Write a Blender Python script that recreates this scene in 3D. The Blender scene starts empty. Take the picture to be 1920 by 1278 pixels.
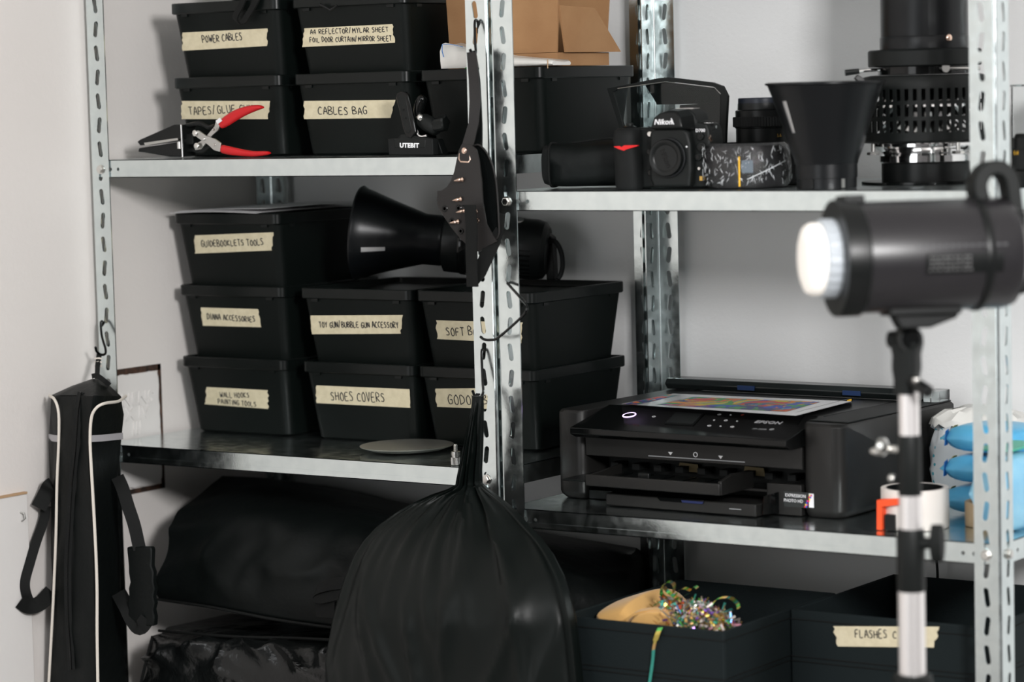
import bpy, math, random
from mathutils import Vector, Matrix
random.seed(7)
SC = bpy.context.scene
COL = SC.collection
PI = math.pi
# ---------------------------------------------------------------- camera
FPX = 5240.54
YAW, PIT, ROL = 0.59966, 0.08727, -0.02524
cF = Vector((-math.sin(YAW)*math.cos(PIT), math.cos(YAW)*math.cos(PIT), -math.sin(PIT)))
_R = Vector((math.cos(YAW), math.sin(YAW), 0)); _U = _R.cross(cF)
cR = _R*math.cos(ROL)+_U*math.sin(ROL); cU = -_R*math.sin(ROL)+_U*math.cos(ROL)
cC = Vector((2.11768, -3.06167, 1.65))
cd = bpy.data.cameras.new('camera'); cam = bpy.data.objects.new('camera', cd); COL.objects.link(cam)
cd.sensor_width = 36.0; cd.lens = FPX/1920*36.0; cd.clip_start = 0.05
cd.dof.use_dof = True; cd.dof.focus_distance = 3.86; cd.dof.aperture_fstop = 3.4
cam.matrix_world = Matrix(((cR.x, cU.x, -cF.x, cC.x), (cR.y, cU.y, -cF.y, cC.y), (cR.z, cU.z, -cF.z, cC.z), (0, 0, 0, 1)))
SC.camera = cam
# ---------------------------------------------------------------- world, lights, exposure
wd = bpy.data.worlds.new('world'); SC.world = wd; wd.use_nodes = True
wd.node_tree.nodes['Background'].inputs[0].default_value = (0.75, 0.85, 1, 1)
wd.node_tree.nodes['Background'].inputs[1].default_value = 0.05
SC.view_settings.view_transform = 'Standard'; SC.view_settings.look = 'None'
SC.view_settings.gamma = 1; SC.view_settings.use_curve_mapping = False
SC.view_settings.exposure = 0.07
def area(name, loc, target, sx, sy, power, color):
    l = bpy.data.lights.new(name, 'AREA'); l.shape = 'RECTANGLE'; l.size = sx; l.size_y = sy
    l.energy = power; l.color = color
    o = bpy.data.objects.new(name, l); COL.objects.link(o); o.location = loc
    o.rotation_euler = (Vector(target)-Vector(loc)).to_track_quat('-Z', 'Y').to_euler()
    return o
area('key_window_light', (2.75, -2.25, 2.28), (-0.1, 0.3, 1.3), 0.45, 0.45, 84, (1.0, 0.985, 0.98))
area('front_fill_light', (-0.1, -4.9, 1.45), (0.0, 0.3, 1.2), 1.9, 1.5, 26, (0.97, 0.99, 1.0))  # unseen soft source, added to brighten the walls under the shelves
area('overhead_fill_light', (0.5, -2.3, 2.72), (-0.4, -0.8, 0.8), 1.1, 1.1, 18, (0.95, 0.98, 1.0))  # weak fill from above, added to lift the shaded parts
# ---------------------------------------------------------------- pixel -> world helpers (true depth planes)
def ray(x, y): return cF+cR*((x-960)/FPX)-cU*((y-639)/FPX)
def W(x, y, Y): d = ray(x, y); return cC+d*((Y-cC.y)/d.y)
def WX(x, y, X): d = ray(x, y); return cC+d*((X-cC.x)/d.x)
def WZ(x, y, Z): d = ray(x, y); return cC+d*((Z-cC.z)/d.z)
def WP(x, y, p0, n): d = ray(x, y); return cC+d*((Vector(p0)-cC).dot(n)/d.dot(n))
# ---------------------------------------------------------------- materials
MATS = {}
def mat(name, col, rough=0.5, metal=0.0, bump=None, var=None, spec=None, emit=None, trans=0, ior=1.45, alpha=1, coat=0, rvar=0, sheen=0, aniso=None):
    if name in MATS: return MATS[name]
    m = bpy.data.materials.new(name); m.use_nodes = True; N = m.node_tree.nodes; L = m.node_tree.links
    b = N['Principled BSDF']; b.inputs['Base Color'].default_value = (*col, 1)
    b.inputs['Roughness'].default_value = rough; b.inputs['Metallic'].default_value = metal
    b.inputs['IOR'].default_value = ior
    if spec is not None: b.inputs['Specular IOR Level'].default_value = spec
    if trans: b.inputs['Transmission Weight'].default_value = trans
    if alpha < 1: b.inputs['Alpha'].default_value = alpha
    if coat: b.inputs['Coat Weight'].default_value = coat; b.inputs['Coat Roughness'].default_value = .1
    if sheen: b.inputs['Sheen Weight'].default_value = sheen
    if emit: b.inputs['Emission Color'].default_value = (*emit[0], 1); b.inputs['Emission Strength'].default_value = emit[1]
    tc = N.new('ShaderNodeTexCoord')
    def noise(scale, detail=4, stretch=None):
        n = N.new('ShaderNodeTexNoise'); n.inputs['Scale'].default_value = scale; n.inputs['Detail'].default_value = detail
        if stretch:
            mp = N.new('ShaderNodeMapping'); mp.inputs['Scale'].default_value = stretch
            L.new(tc.outputs['Object'], mp.inputs[0]); L.new(mp.outputs[0], n.inputs['Vector'])
        else: L.new(tc.outputs['Object'], n.inputs['Vector'])
        return n
    if bump:
        n = noise(bump[0], 5, bump[2] if len(bump) > 2 else None); bp = N.new('ShaderNodeBump'); bp.inputs['Strength'].default_value = bump[1]
        bp.inputs['Distance'].default_value = 0.001 if len(bump) < 4 else bump[3]
        L.new(n.outputs[0], bp.inputs['Height']); L.new(bp.outputs[0], b.inputs['Normal'])
    if var:
        n = noise(var[0], 5); mx = N.new('ShaderNodeMix'); mx.data_type = 'RGBA'
        cr = N.new('ShaderNodeMapRange'); cr.inputs[1].default_value = .35; cr.inputs[2].default_value = .65
        L.new(n.outputs[0], cr.inputs[0]); L.new(cr.outputs[0], mx.inputs[0])
        mx.inputs[6].default_value = (*col, 1); mx.inputs[7].default_value = (*var[1], 1)
        L.new(mx.outputs[2], b.inputs['Base Color'])
    if rvar:
        n = noise(rvar[0], 3); cr = N.new('ShaderNodeMapRange'); cr.inputs[1].default_value = .3; cr.inputs[2].default_value = .7
        cr.inputs[3].default_value = rough-rvar[1]; cr.inputs[4].default_value = rough+rvar[1]
        L.new(n.outputs[0], cr.inputs[0]); L.new(cr.outputs[0], b.inputs['Roughness'])
    MATS[name] = m; return m
wall_m = mat('wall_paint', (.80, .765, .735), .75, bump=(160, .35), var=(1.6, (.78, .74, .71)))
wallback_m = mat('back_wall_paint', (.78, .785, .785), .75, bump=(160, .35), var=(1.6, (.76, .76, .755)))
white_m = mat('white_paint', (.8, .78, .76), .6, bump=(90, .2))
dark_m = mat('grey_wall_paint', (.42, .42, .43), .8)
floor_m = mat('floor_tile', (.30, .29, .28), .5, var=(3, (.25, .24, .235)))
galv = mat('galvanised_steel', (.76, .83, .83), .2, 1.0, bump=(420, .05), var=(55, (.70, .77, .775)), rvar=(70, .06))
zinc = mat('zinc_bolt', (.72, .71, .68), .22, 1.0)
boxp = mat('black_box_plastic', (.003, .0048, .0042), .45, spec=.2, bump=(700, .12))
lidp = mat('black_lid_plastic', (.0032, .0048, .0044), .3, spec=.3)
tape_m = mat('masking_tape', (.69, .62, .44), .7, bump=(500, .3), var=(120, (.62, .55, .38)))
ink = mat('black_marker_ink', (.015, .015, .02), .6)
blk = mat('black_plastic', (.005, .006, .006), .35, spec=.35)
blkm = mat('matt_black_plastic', (.006, .0075, .0072), .5, spec=.3, bump=(900, .1))
blkg = mat('gloss_black_plastic', (.003, .0035, .0035), .12, spec=.35)
rub = mat('black_rubber', (.006, .007, .007), .65, spec=.3, bump=(1200, .3))
prplas = mat('printer_charcoal_plastic', (.0125, .0122, .0115), .42, spec=.4, bump=(1500, .1))
blkmetal = mat('black_painted_metal', (.005, .006, .007), .32, metal=.2, spec=.4)
nylon = mat('black_nylon', (.0034, .0048, .0046), .5, spec=.2, bump=(60, .5, None, .002))
nylong = mat('glossy_black_nylon', (.006, .007, .007), .25, spec=.45, bump=(16, .8, None, .012))
clothm = mat('black_bag_cloth', (.0032, .0050, .0044), .40, spec=.2, bump=(220, .1))
web = mat('black_webbing', (.0055, .0062, .006), .7, spec=.25, bump=(300, .5, (1, 1, 8)))
leather = mat('black_leather', (.018, .0165, .016), .5, spec=.35, bump=(500, .2))
leathin = mat('shiny_leather_lining', (.004, .005, .005), .25, spec=.3)
rose = mat('rose_gold_metal', (.85, .62, .50), .15, 1.0)
chrome = mat('chrome', (.82, .82, .82), .08, 1.0)
steel = mat('brushed_steel', (.55, .55, .53), .3, 1.0, bump=(200, .1))
alu = mat('aluminium', (.86, .83, .82), .32, .7)
discm = mat('satin_grey_metal', (.46, .46, .42), .42, .9)
redm = mat('red_vinyl', (.55, .004, .008), .32, coat=.15)
piping = mat('reflective_white_piping', (.72, .67, .60), .5)
greyband = mat('reflective_grey_band', (.42, .41, .43), .4)
card = mat('brown_cardboard', (.42, .235, .11), .8, bump=(300, .15), var=(14, (.36, .19, .085)))
carde = mat('cardboard_edge', (.50, .33, .19), .85)
paper = mat('white_paper', (.80, .79, .80), .7)
whitebag = mat('white_plastic_film', (.80, .79, .75), .35, bump=(35, .5, None, .004))
rust = mat('rusty_gap', (.018, .013, .010), .9, bump=(90, 1), var=(70, (.09, .045, .028)))
glassm = mat('smoked_glass', (.55, .6, .6), .02, trans=1, ior=1.3)
clearm = mat('clear_acrylic', (.95, .96, .96), .02, trans=1, ior=1.2)
wrapm = mat('clear_cling_film', (1, 1, 1), .04, trans=1, ior=1.3, bump=(55, 1, None, .006))
yellow = mat('yellow_mark', (.85, .48, .03), .5)
orange = mat('orange_plastic', (.9, .09, .02), .4)
goldm = mat('gold_badge', (.65, .40, .10), .35, .6)
printw = mat('white_print', (.85, .85, .87), .5)
printg = mat('grey_print', (.35, .36, .37), .5)
printd = mat('worn_grey_print', (.10, .10, .10), .5)
led = mat('power_ring_light', (.9, .7, 1), .4, emit=((.72, .5, 1), 3.0))
lampg = mat('frosted_lamp_glass', (.93, .9, .86), .2, emit=((1, .92, .82), .45))
ribw = mat('pale_ribbed_ring', (.50, .54, .58), .35)
housem = mat('grey_black_housing', (.016, .015, .017), .33, spec=.55)
silv = mat('silver_lining', (.80, .80, .80), .35, .6)
felt = mat('beige_felt', (.62, .36, .12), .9, bump=(500, .4), sheen=.2)
tapew = mat('white_tape_side', (.78, .72, .67), .5)
tapeb = mat('brown_tape_side', (.50, .36, .22), .6)
bluef = mat('light_blue_film', (.16, .55, .80), .3, bump=(40, .4, None, .004), var=(9, (.08, .40, .70)))
blued = mat('deep_blue_print', (.02, .18, .55), .35)
greenp = mat('green_print', (.05, .45, .30), .4)
redp = mat('red_print', (.55, .02, .03), .5)
binm = mat('dark_bin_fabric', (.0075, .012, .013), .75, spec=.2, bump=(400, .4))
screenm = mat('screen_glass', (.018, .022, .022), .15)
amber = mat('amber_label', (.16, .12, .05), .5)
# ---------------------------------------------------------------- mesh builder
class M:
    def __init__(s): s.v = []; s.f = []; s.mi = []; s.cur = 0
    def add(s, vs, fs):
        o = len(s.v); s.v += [tuple(p) for p in vs]
        for q in fs: s.f.append([i+o for i in q]); s.mi.append(s.cur)
        return s
    def box(s, x0, x1, y0, y1, z0, z1):
        return s.add([(x0,y0,z0),(x1,y0,z0),(x1,y1,z0),(x0,y1,z0),(x0,y0,z1),(x1,y0,z1),(x1,y1,z1),(x0,y1,z1)],
            [(0,3,2,1),(4,5,6,7),(0,1,5,4),(1,2,6,5),(2,3,7,6),(3,0,4,7)])
    def loft(s, loops, cap0=True, cap1=True, closed=True):
        n = len(loops[0]); vs = [p for l in loops for p in l]; fs = []
        for i in range(len(loops)-1):
            for j in range(n if closed else n-1):
                k = (j+1) % n; fs.append((i*n+j, i*n+k, (i+1)*n+k, (i+1)*n+j))
        if cap0: fs.append(tuple(range(n))[::-1])
        if cap1: fs.append(tuple((len(loops)-1)*n+j for j in range(n)))
        return s.add(vs, fs)
    def lathe(s, prof, o=(0,0,0), ax=(0,0,1), n=32, cap0=True, cap1=True):
        o = Vector(o); ax = Vector(ax).normalized(); t = Vector((0,0,1)) if abs(ax.z) < .9 else Vector((1,0,0))
        a = ax.cross(t).normalized(); b = ax.cross(a)
        return s.loft([[o+ax*h+(a*math.cos(2*PI*j/n)+b*math.sin(2*PI*j/n))*r for j in range(n)] for r, h in prof], cap0, cap1)
    def cyl(s, p0, p1, r0, r1=None, n=16):
        p0 = Vector(p0); p1 = Vector(p1); d = p1-p0
        return s.lathe([(r0, 0), (r0 if r1 is None else r1, d.length)], p0, d, n)
    def tube(s, pts, r, n=8, closed=False):
        pts = [Vector(p) for p in pts]; loops = []; prev = None; m = len(pts)
        for i, p in enumerate(pts):
            d = (pts[min(i+1, m-1)]-pts[max(i-1, 0)]).normalized()
            if prev is None:
                t = Vector((0,0,1)) if abs(d.z) < .9 else Vector((1,0,0)); a = d.cross(t).normalized()
            else:
                a = (prev-d*prev.dot(d));
                a = a.normalized() if a.length > 1e-6 else d.orthogonal().normalized()
            prev = a; b = d.cross(a); rr = r[i] if isinstance(r, (list, tuple)) else r
            loops.append([p+(a*math.cos(2*PI*j/n)+b*math.sin(2*PI*j/n))*rr for j in range(n)])
        return s.loft(loops)
    def prism(s, poly, off):
        off = Vector(off); poly = [Vector(p) for p in poly]
        return s.loft([poly, [p+off for p in poly]])
    def ribbon(s, pts, wv, th):
        """flat strap: pts centre line, wv width vector(s)"""
        pts = [Vector(p) for p in pts]; loops = []; m = len(pts)
        for i, p in enumerate(pts):
            w_ = Vector(wv[min(len(wv)-1, round(i*(len(wv)-1)/(m-1)))] if isinstance(wv, list) else wv)/2
            d = (pts[min(i+1, m-1)]-pts[max(i-1, 0)]).normalized(); nn = d.cross(w_)
            nn = nn.normalized()*th/2 if nn.length > 1e-9 else Vector((0, th/2, 0))
            loops.append([p-w_-nn, p+w_-nn, p+w_+nn, p-w_+nn])
        return s.loft(loops)
    def ell(s, c, rx, ry, rz, n=20, m=12, e=1.0):
        def sp(v): return math.copysign(abs(v)**e, v)
        loops = []
        for i in range(1, m):
            t = PI*i/m; z = -math.cos(t); q = math.sin(t)
            loops.append([(c[0]+rx*sp(q)*sp(math.cos(2*PI*j/n)), c[1]+ry*sp(q)*sp(math.sin(2*PI*j/n)), c[2]+rz*sp(z)) for j in range(n)])
        return s.loft(loops)
    def xf(s, mt): s.v = [tuple(mt @ Vector(p)) for p in s.v]; return s
    def build(s, name, mats, parent=None, bev=0, smooth=None, sub=0, loc=None, seg=2):
        me = bpy.data.meshes.new(name)
        base = Vector((0,0,0))
        if parent is not None: base = wloc(parent)
        if loc is not None: base = Vector(loc)
        me.from_pydata([tuple(Vector(p)-base) for p in s.v], [], s.f); me.validate()
        mats = mats if isinstance(mats, (list, tuple)) else [mats]
        for q in mats: me.materials.append(q)
        if len(mats) > 1 and len(me.polygons) == len(s.mi):
            me.polygons.foreach_set('material_index', s.mi)
        import bmesh
        bm = bmesh.new(); bm.from_mesh(me); bmesh.ops.recalc_face_normals(bm, faces=bm.faces); bm.to_mesh(me); bm.free()
        if smooth is None or smooth:
            me.polygons.foreach_set('use_smooth', [True]*len(me.polygons))
            me.set_sharp_from_angle(angle=math.radians(35 if smooth is None else smooth))
        o = bpy.data.objects.new(name, me); COL.objects.link(o)
        if parent is not None:
            o.parent = parent; o.location = (0,0,0)
            if loc is not None: o.location = base-wloc(parent)
        else: o.location = base
        if bev:
            b = o.modifiers.new('bevel', 'BEVEL'); b.width = bev; b.segments = seg; b.limit_method = 'ANGLE'; b.angle_limit = math.radians(40)
            b.harden_normals = False
        if sub:
            b = o.modifiers.new('sub', 'SUBSURF'); b.levels = sub; b.render_levels = sub
        return o
def wloc(o):
    p = Vector(o.location); q = o.parent
    while q is not None: p += Vector(q.location); q = q.parent
    return p
def tag(o, label, cat, group=None, kind=None):
    if label: o['label'] = label
    if cat: o['category'] = cat
    if group: o['group'] = group
    if kind: o['kind'] = kind
    return o
def thing(name, label, cat, loc=(0,0,0), group=None):
    o = bpy.data.objects.new(name, None); COL.objects.link(o); o.location = loc; o.empty_display_size = .05
    return tag(o, label, cat, group)
def dup(root, loc, label, group=None):
    r = root.copy(); COL.objects.link(r); r.location = loc; r['label'] = label
    if group: r['group'] = group
    for ch in list(root.children):
        c = ch.copy(); COL.objects.link(c); c.parent = r
        for g in list(ch.children):
            d = g.copy(); COL.objects.link(d); d.parent = c
    return r
from mathutils import noise as mnoise
def cloth_grid(rows, nu, nv, amp, sc=(9, 9, 9), ridge=.5, seed=0, nrm=(0, -1, .35)):
    """rows of equal length -> fine grid with irregular creases"""
    V_ = []; cols = list(zip(*rows)); cc = [bz(list(c), nv) for c in cols]; rr = list(zip(*cc)); out = []
    for i, r in enumerate(rr):
        fine = bz(list(r), nu); line = []
        t_ = i/(len(rr)-1)
        for p in fine:
            q = Vector((p.x*sc[0]+seed, p.y*sc[1], p.z*sc[2]))
            w_ = Vector((mnoise.noise(q*.6), mnoise.noise(q*.6+Vector((5, 3, 1))), 0))*.9
            a = 1-abs(mnoise.noise(q+w_))*2; b = mnoise.noise(q*1.9+w_*1.5)
            line.append(p+Vector(nrm)*amp*(ridge*(a**3)+(1-ridge)*b-.3)*min(1, 4*t_+.25, 4*(1-t_)+.25))
        out.append(line)
    return out
def rest(root, z):
    bpy.context.view_layer.update(); dg = bpy.context.evaluated_depsgraph_get(); lo = 9
    for c in [root]+list(root.children_recursive):
        if c.type == 'MESH':
            e = c.evaluated_get(dg); lo = min([lo]+[(e.matrix_world @ Vector(q)).z for q in e.bound_box])
    root.location.z += z-lo
def strap(mm, pts, w_, th=.0022, tw=0):
    pts = [Vector(p) for p in pts]; wv = []; m = len(pts)
    for i, p in enumerate(pts):
        d = (pts[min(i+1, m-1)]-pts[max(i-1, 0)]).normalized(); v = (cC-p).normalized(); s_ = d.cross(v).normalized()
        if wv and s_.dot(wv[-1]) < 0: s_ = -s_
        wv.append(s_)
    for i in range(m): wv[i] = wv[i]*(w_[min(len(w_)-1, int(i*len(w_)/m))] if isinstance(w_, list) else w_)
    loops = []
    for i, p in enumerate(pts):
        v = (cC-p).normalized()*th/2; h = wv[i]/2; loops.append([p-h-v, p-h+v, p+h+v, p+h-v])
    return mm.loft(loops)
def bz(pts, n=6):
    """Catmull-Rom through points"""
    pts = [Vector(p) for p in pts]; out = []
    q = [pts[0]*2-pts[1]]+pts+[pts[-1]*2-pts[-2]]
    for i in range(1, len(q)-2):
        for k in range(n):
            t = k/n; a, b, c, d = q[i-1], q[i], q[i+1], q[i+2]
            out.append(.5*((2*b)+(c-a)*t+(2*a-5*b+4*c-d)*t*t+(3*b-a-3*c+d)*t**3))
    out.append(pts[-1]); return out
def rrect(cx, cy, w_, d_, r, z, n=4):
    out = []
    for (sx, sy, a0) in ((1,-1,-PI/2), (1,1,0), (-1,1,PI/2), (-1,-1,PI)):
        for k in range(n+1):
            a = a0+PI/2*k/n; out.append((cx+sx*(w_/2-r)+r*math.cos(a), cy+sy*(d_/2-r)+r*math.sin(a), z))
    return out
def btext(name, body, origin, u, v, size, m_, parent, shear=0, bold=0, ext=.0002, align='CENTER', sx=1):
    cu = bpy.data.curves.new('t', 'FONT'); cu.body = body; cu.size = size; cu.align_x = align; cu.align_y = 'CENTER'
    cu.shear = shear; cu.offset = bold; cu.space_character = 1.08 if bold else 1; cu.extrude = ext; cu.resolution_u = 3
    ob = bpy.data.objects.new('t', cu); COL.objects.link(ob)
    bpy.context.view_layer.update()
    me = bpy.data.meshes.new_from_object(ob); bpy.data.objects.remove(ob); bpy.data.curves.remove(cu)
    u = Vector(u).normalized(); v = Vector(v); v = (v-u*v.dot(u)).normalized(); n = u.cross(v)
    base = wloc(parent) if parent else Vector()
    for q in me.vertices: c = q.co.copy(); q.co = Vector(origin)+u*c.x*sx+v*c.y+n*c.z-base
    me.materials.append(m_); me.name = name
    o = bpy.data.objects.new(name, me); COL.objects.link(o)
    if parent: o.parent = parent
    return o
# handwriting strokes
G = {
'A':[[(0,0),(.3,1),(.6,0)],[(.1,.38),(.5,.36)]],'B':[[(0,0),(0,1),(.4,.95),(.45,.7),(.05,.52),(.5,.4),(.5,.1),(0,0)]],
'C':[[(.55,.85),(.3,1),(.02,.6),(.1,.1),(.5,.08)]],'D':[[(0,0),(.02,1),(.45,.8),(.5,.3),(0,0)]],
'E':[[(.5,1),(.05,.95),(0,.02),(.5,0)],[(.02,.5),(.4,.52)]],'F':[[(.5,1),(.05,.95),(0,0)],[(.02,.5),(.4,.52)]],
'G':[[(.55,.85),(.3,1),(.02,.55),(.15,.02),(.5,.1),(.5,.45),(.28,.45)]],'H':[[(0,0),(.02,1)],[(.5,0),(.5,1)],[(0,.5),(.5,.52)]],
'I':[[(.12,0),(.14,1)]],'K':[[(0,0),(.02,1)],[(.5,1),(.04,.45),(.52,0)]],'L':[[(.02,1),(0,0),(.45,.02)]],
'M':[[(0,0),(.08,1),(.33,.4),(.58,1),(.66,0)]],'N':[[(0,0),(.03,1),(.5,.02),(.52,1)]],
'O':[[(.3,1),(.03,.65),(.1,.08),(.42,.05),(.52,.6),(.3,1)]],'P':[[(0,0),(.02,1),(.48,.85),(.4,.5),(.03,.45)]],
'R':[[(0,0),(.02,1),(.48,.85),(.4,.55),(.05,.48),(.5,0)]],'S':[[(.5,.9),(.2,1),(.06,.75),(.42,.42),(.38,.06),(0,.05)]],
'T':[[(0,1),(.55,.98)],[(.28,1),(.26,0)]],'U':[[(0,1),(.04,.12),(.3,0),(.5,.2),(.52,1)]],'W':[[(0,1),(.15,0),(.33,.65),(.5,0),(.68,1)]],
'V':[[(0,1),(.25,0),(.5,1)]],'X':[[(0,1),(.5,0)],[(.5,1),(0,0)]],'Y':[[(0,1),(.27,.5),(.52,1)],[(.27,.5),(.24,0)]],'/':[[(0,-.1),(.35,1.1)]],
'4':[[(.35,0),(.36,1),(0,.35),(.5,.36)]],' ':[]}
def hand(name, text, p0, p1, vdir, cap, m_, parent, r=.00062, seed=1):
    rnd = random.Random(seed); p0 = Vector(p0); p1 = Vector(p1); u = (p1-p0); Lw = u.length; u.normalize()
    v = Vector(vdir); v = (v-u*v.dot(u)).normalized(); adv = sum((.42 if c in 'I ' else .8 if c in 'MW' else .68) for c in text)
    s_ = Lw/adv; x = 0; mm = M()
    for c in text:
        dy = rnd.uniform(-.06, .06); sc = rnd.uniform(.88, 1.08)
        for st in G[c]:
            pts = [p0+u*((x+a*.88)*s_)+v*((b*sc+dy)*cap) for a, b in st]
            mm.tube(bz(pts, 3) if len(pts) > 2 else pts, r, 5)
        x += .42 if c in 'I ' else .8 if c in 'MW' else .68
    return mm.build(name, m_, parent)
# ================================================================ SETTING
XL, XR, D = -0.719404, 0.726735, 0.414768
Z1, Z2, Z3, Z4 = 1.571911, 1.150875, 1.524916, 1.100285
LH, FW, PITCH = 0.0261, 0.0352, 0.035
XW, YB = XL-.009, D+.02
def struct(name, mm, m_, **k): o = mm.build(name, m_, **k); o['kind'] = 'structure'; return o
struct('floor', M().box(XW-.1, 4.6, -5.4, YB+.1, -.1, 0), floor_m, smooth=False)
struct('ceiling', M().box(XW-.1, 4.6, -5.4, YB+.1, 2.8, 2.9), white_m, smooth=False)
struct('wall_back', M().box(XW, 4.5, YB, YB+.1, 0, 2.8), wallback_m, smooth=False)
wl = struct('wall_left', M().box(XW-.1, XW, -5.3, YB+.1, 0, 2.8), wall_m, smooth=False)
struct('wall_right', M().box(4.5, 4.6, -5.3, YB, 0, 2.8), dark_m, smooth=False)
struct('wall_front', M().box(XW, 4.5, -5.4, -5.3, 0, 2.8), dark_m, smooth=False)
# cast cover plate in the left wall, with its rusty gap and raised letters
cp = thing('meter_cover', 'cream cast cover plate with rusty gap set in the left wall below shelf', 'cover plate', WX(262, 800, XW+.001))
ca, cb, cc_, cdn = WX(190, 696, XW), WX(299, 682, XW), WX(311, 914, XW), WX(190, 937, XW)
y0, y1 = ca.y, (cb.y+cc_.y)/2; z0, z1 = (cc_.z+cdn.z)/2, (ca.z+cb.z)/2
g = M(); t = .0095; xg = XW+.0006
for a in ((y0, y1, z1-t, z1), (y0, y1, z0, z0+t*.8), (y1-t*.8, y1, z0, z1), (y0, y0+t*.7, z0, z1)):
    g.box(XW-.0005, xg, *a)
g.build('rusty_gap', rust, cp, smooth=False)
pm = [(XW, y0+t*.8, z0+t)]; rngp = random.Random(9); n_ = 14; ol = []
ya_, yb_, za_, zb__ = y0+t*.8, y1-t, z0+t, z1-t
for k in range(n_): ol.append((ya_+(yb_-.012-ya_)*k/n_, za_+rngp.uniform(-.0012, .0016)))
for k in range(5): q = PI/2*k/4; ol.append((yb_-.012+.012*math.sin(q), za_+.012-.012*math.cos(q)))
for k in range(1, n_): ol.append((yb_+rngp.uniform(-.0012, .0014), za_+.012+(zb__-za_-.024)*k/n_))
for k in range(5): q = PI/2*k/4; ol.append((yb_-.012+.012*math.cos(q), zb__-.012+.012*math.sin(q)))
for k in range(1, n_+1): ol.append((yb_-.012+(ya_-yb_+.012)*k/n_, zb__+rngp.uniform(-.0012, .0014)))
M().prism([(XW+.0007, a, b) for a, b in ol], (.0035, 0, 0)).build('plate', white_m, cp, bev=.0012)
for s_, pz in (('NENS', 748), ('X IV', 775), ('III', 803)):
    c = WX(258, pz, XW+.0042); btext('raised_lettering', s_, c, (0, 1, 0), (0, 0, 1), .027, white_m, cp, bold=.0006, ext=.0016)
# thin painted board at the lower left of the wall
a, b = WX(-60, 944, XW), WX(46, 938, XW); 
bd = thing('wall_board', 'thin white painted board fixed low on the left wall', 'board', (XW+.004, (a.y+b.y)/2, .3))
M().box(XW+.0003, XW+.006, a.y, b.y, .02, a.z).build('board_panel', white_m, bd, bev=.001); M().box(XW+.0003, XW+.0075, a.y, b.y-.001, a.z+.0002, a.z+.003).build('top_edge', carde, bd)
c = WX(38, 968, XW+.006); M().tube([c+Vector((-.001, 0, .006)), c+Vector((.006, .002, .005)), c+Vector((.008, .002, -.002)), c+Vector((.004, 0, -.006))], .0012).build('wire_eyelet', steel, bd)
# ================================================================ SHELVING
def slotted(mm, O, U, V, N, length, v0, v1, slots, th):
    O, U, V, N = Vector(O), Vector(U), Vector(V), Vector(N)
    P = lambda u, v, d=0: O+U*u+V*v+N*d
    slots = sorted(slots); cuts = [0]+[(slots[i][0]+slots[i+1][0])/2 for i in range(len(slots)-1)]+[length]
    for i, (uc, vc, hl, hw, an) in enumerate(slots):
        ua, ub = cuts[i], cuts[i+1]; ca_, sa = math.cos(an), math.sin(an); hole = []
        for k in range(6): q = -PI/2+PI*k/5; hole.append((hl+hw*math.cos(q), hw*math.sin(q)))
        for k in range(6): q = PI/2+PI*k/5; hole.append((-hl+hw*math.cos(q), hw*math.sin(q)))
        hole = [(uc+x*ca_-y*sa, vc+x*sa+y*ca_) for x, y in hole]
        t1, t2 = v0+(v1-v0)*.35, v0+(v1-v0)*.65
        outer = [(uc+hl, v0), (ub, v0), (ub, t1), (ub, t2), (ub, v1), (uc+hl, v1), (uc-hl, v1), (ua, v1), (ua, t2), (ua, t1), (ua, v0), (uc-hl, v0)]
        if hl < .0005: outer[0] = ((uc+ub)/2, v0); outer[5] = ((uc+ub)/2, v1); outer[6] = ((uc+ua)/2, v1); outer[11] = ((uc+ua)/2, v0)
        vs = [P(*p) for p in outer]+[P(*p) for p in hole]+[P(*p, th) for p in outer]+[P(*p, th) for p in hole]; fs = []
        for j in range(12):
            k = (j+1) % 12
            fs += [(j, k, 12+k, 12+j), (24+j, 36+j, 36+k, 24+k), (12+j, 12+k, 36+k, 36+j)]
            if j not in (1, 2, 3, 7, 8, 9): fs.append((j, 24+j, 24+k, k))
        mm.add(vs, fs)
def post(cx, cy, sx, sy, phz, H=2.14):
    mm = M(); r = .004; th = .0018; n0 = int(phz/PITCH); ph = phz-n0*PITCH
    sl = []; k = 0; z = ph+.004
    while z < H-.02:
        if z > .02: sl.append((z, FW*.56, .0082, .0037, math.radians(8)*(1 if (k-n0) % 2 else -1)))
        z += PITCH; k += 1
    slotted(mm, (cx, cy, 0), (0,0,1), (sx,0,0), (0, sy, 0), H, r, FW, sl, th)
    slotted(mm, (cx, cy, 0), (0,0,1), (0,sy,0), (sx, 0, 0), H, r, FW, [(a, b, c, d, -e) for a, b, c, d, e in sl], th)
    n = 5
    def arc(rr, z): return [(cx+sx*(r-rr*math.sin(PI/2*k/n)), cy+sy*(r-rr*math.cos(PI/2*k/n)), z) for k in range(n+1)]
    lo, li = arc(r, 0)+arc(r-th, 0)[::-1], arc(r, H)+arc(r-th, H)[::-1]
    mm.loft([lo, li]); return mm
BOLT = None
def bolt_mesh():
    mm = M(); mm.lathe([(.0068, 0), (.0068, .001)], (0,0,0), (0,-1,0), 16); mm.lathe([(.0052, .001), (.0056, .0015), (.0056, .0042), (.0046, .005)], (0,0,0), (0,-1,0), 6); mm.cyl((0, 0, 0), (0, .006, 0), .003); return mm
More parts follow.
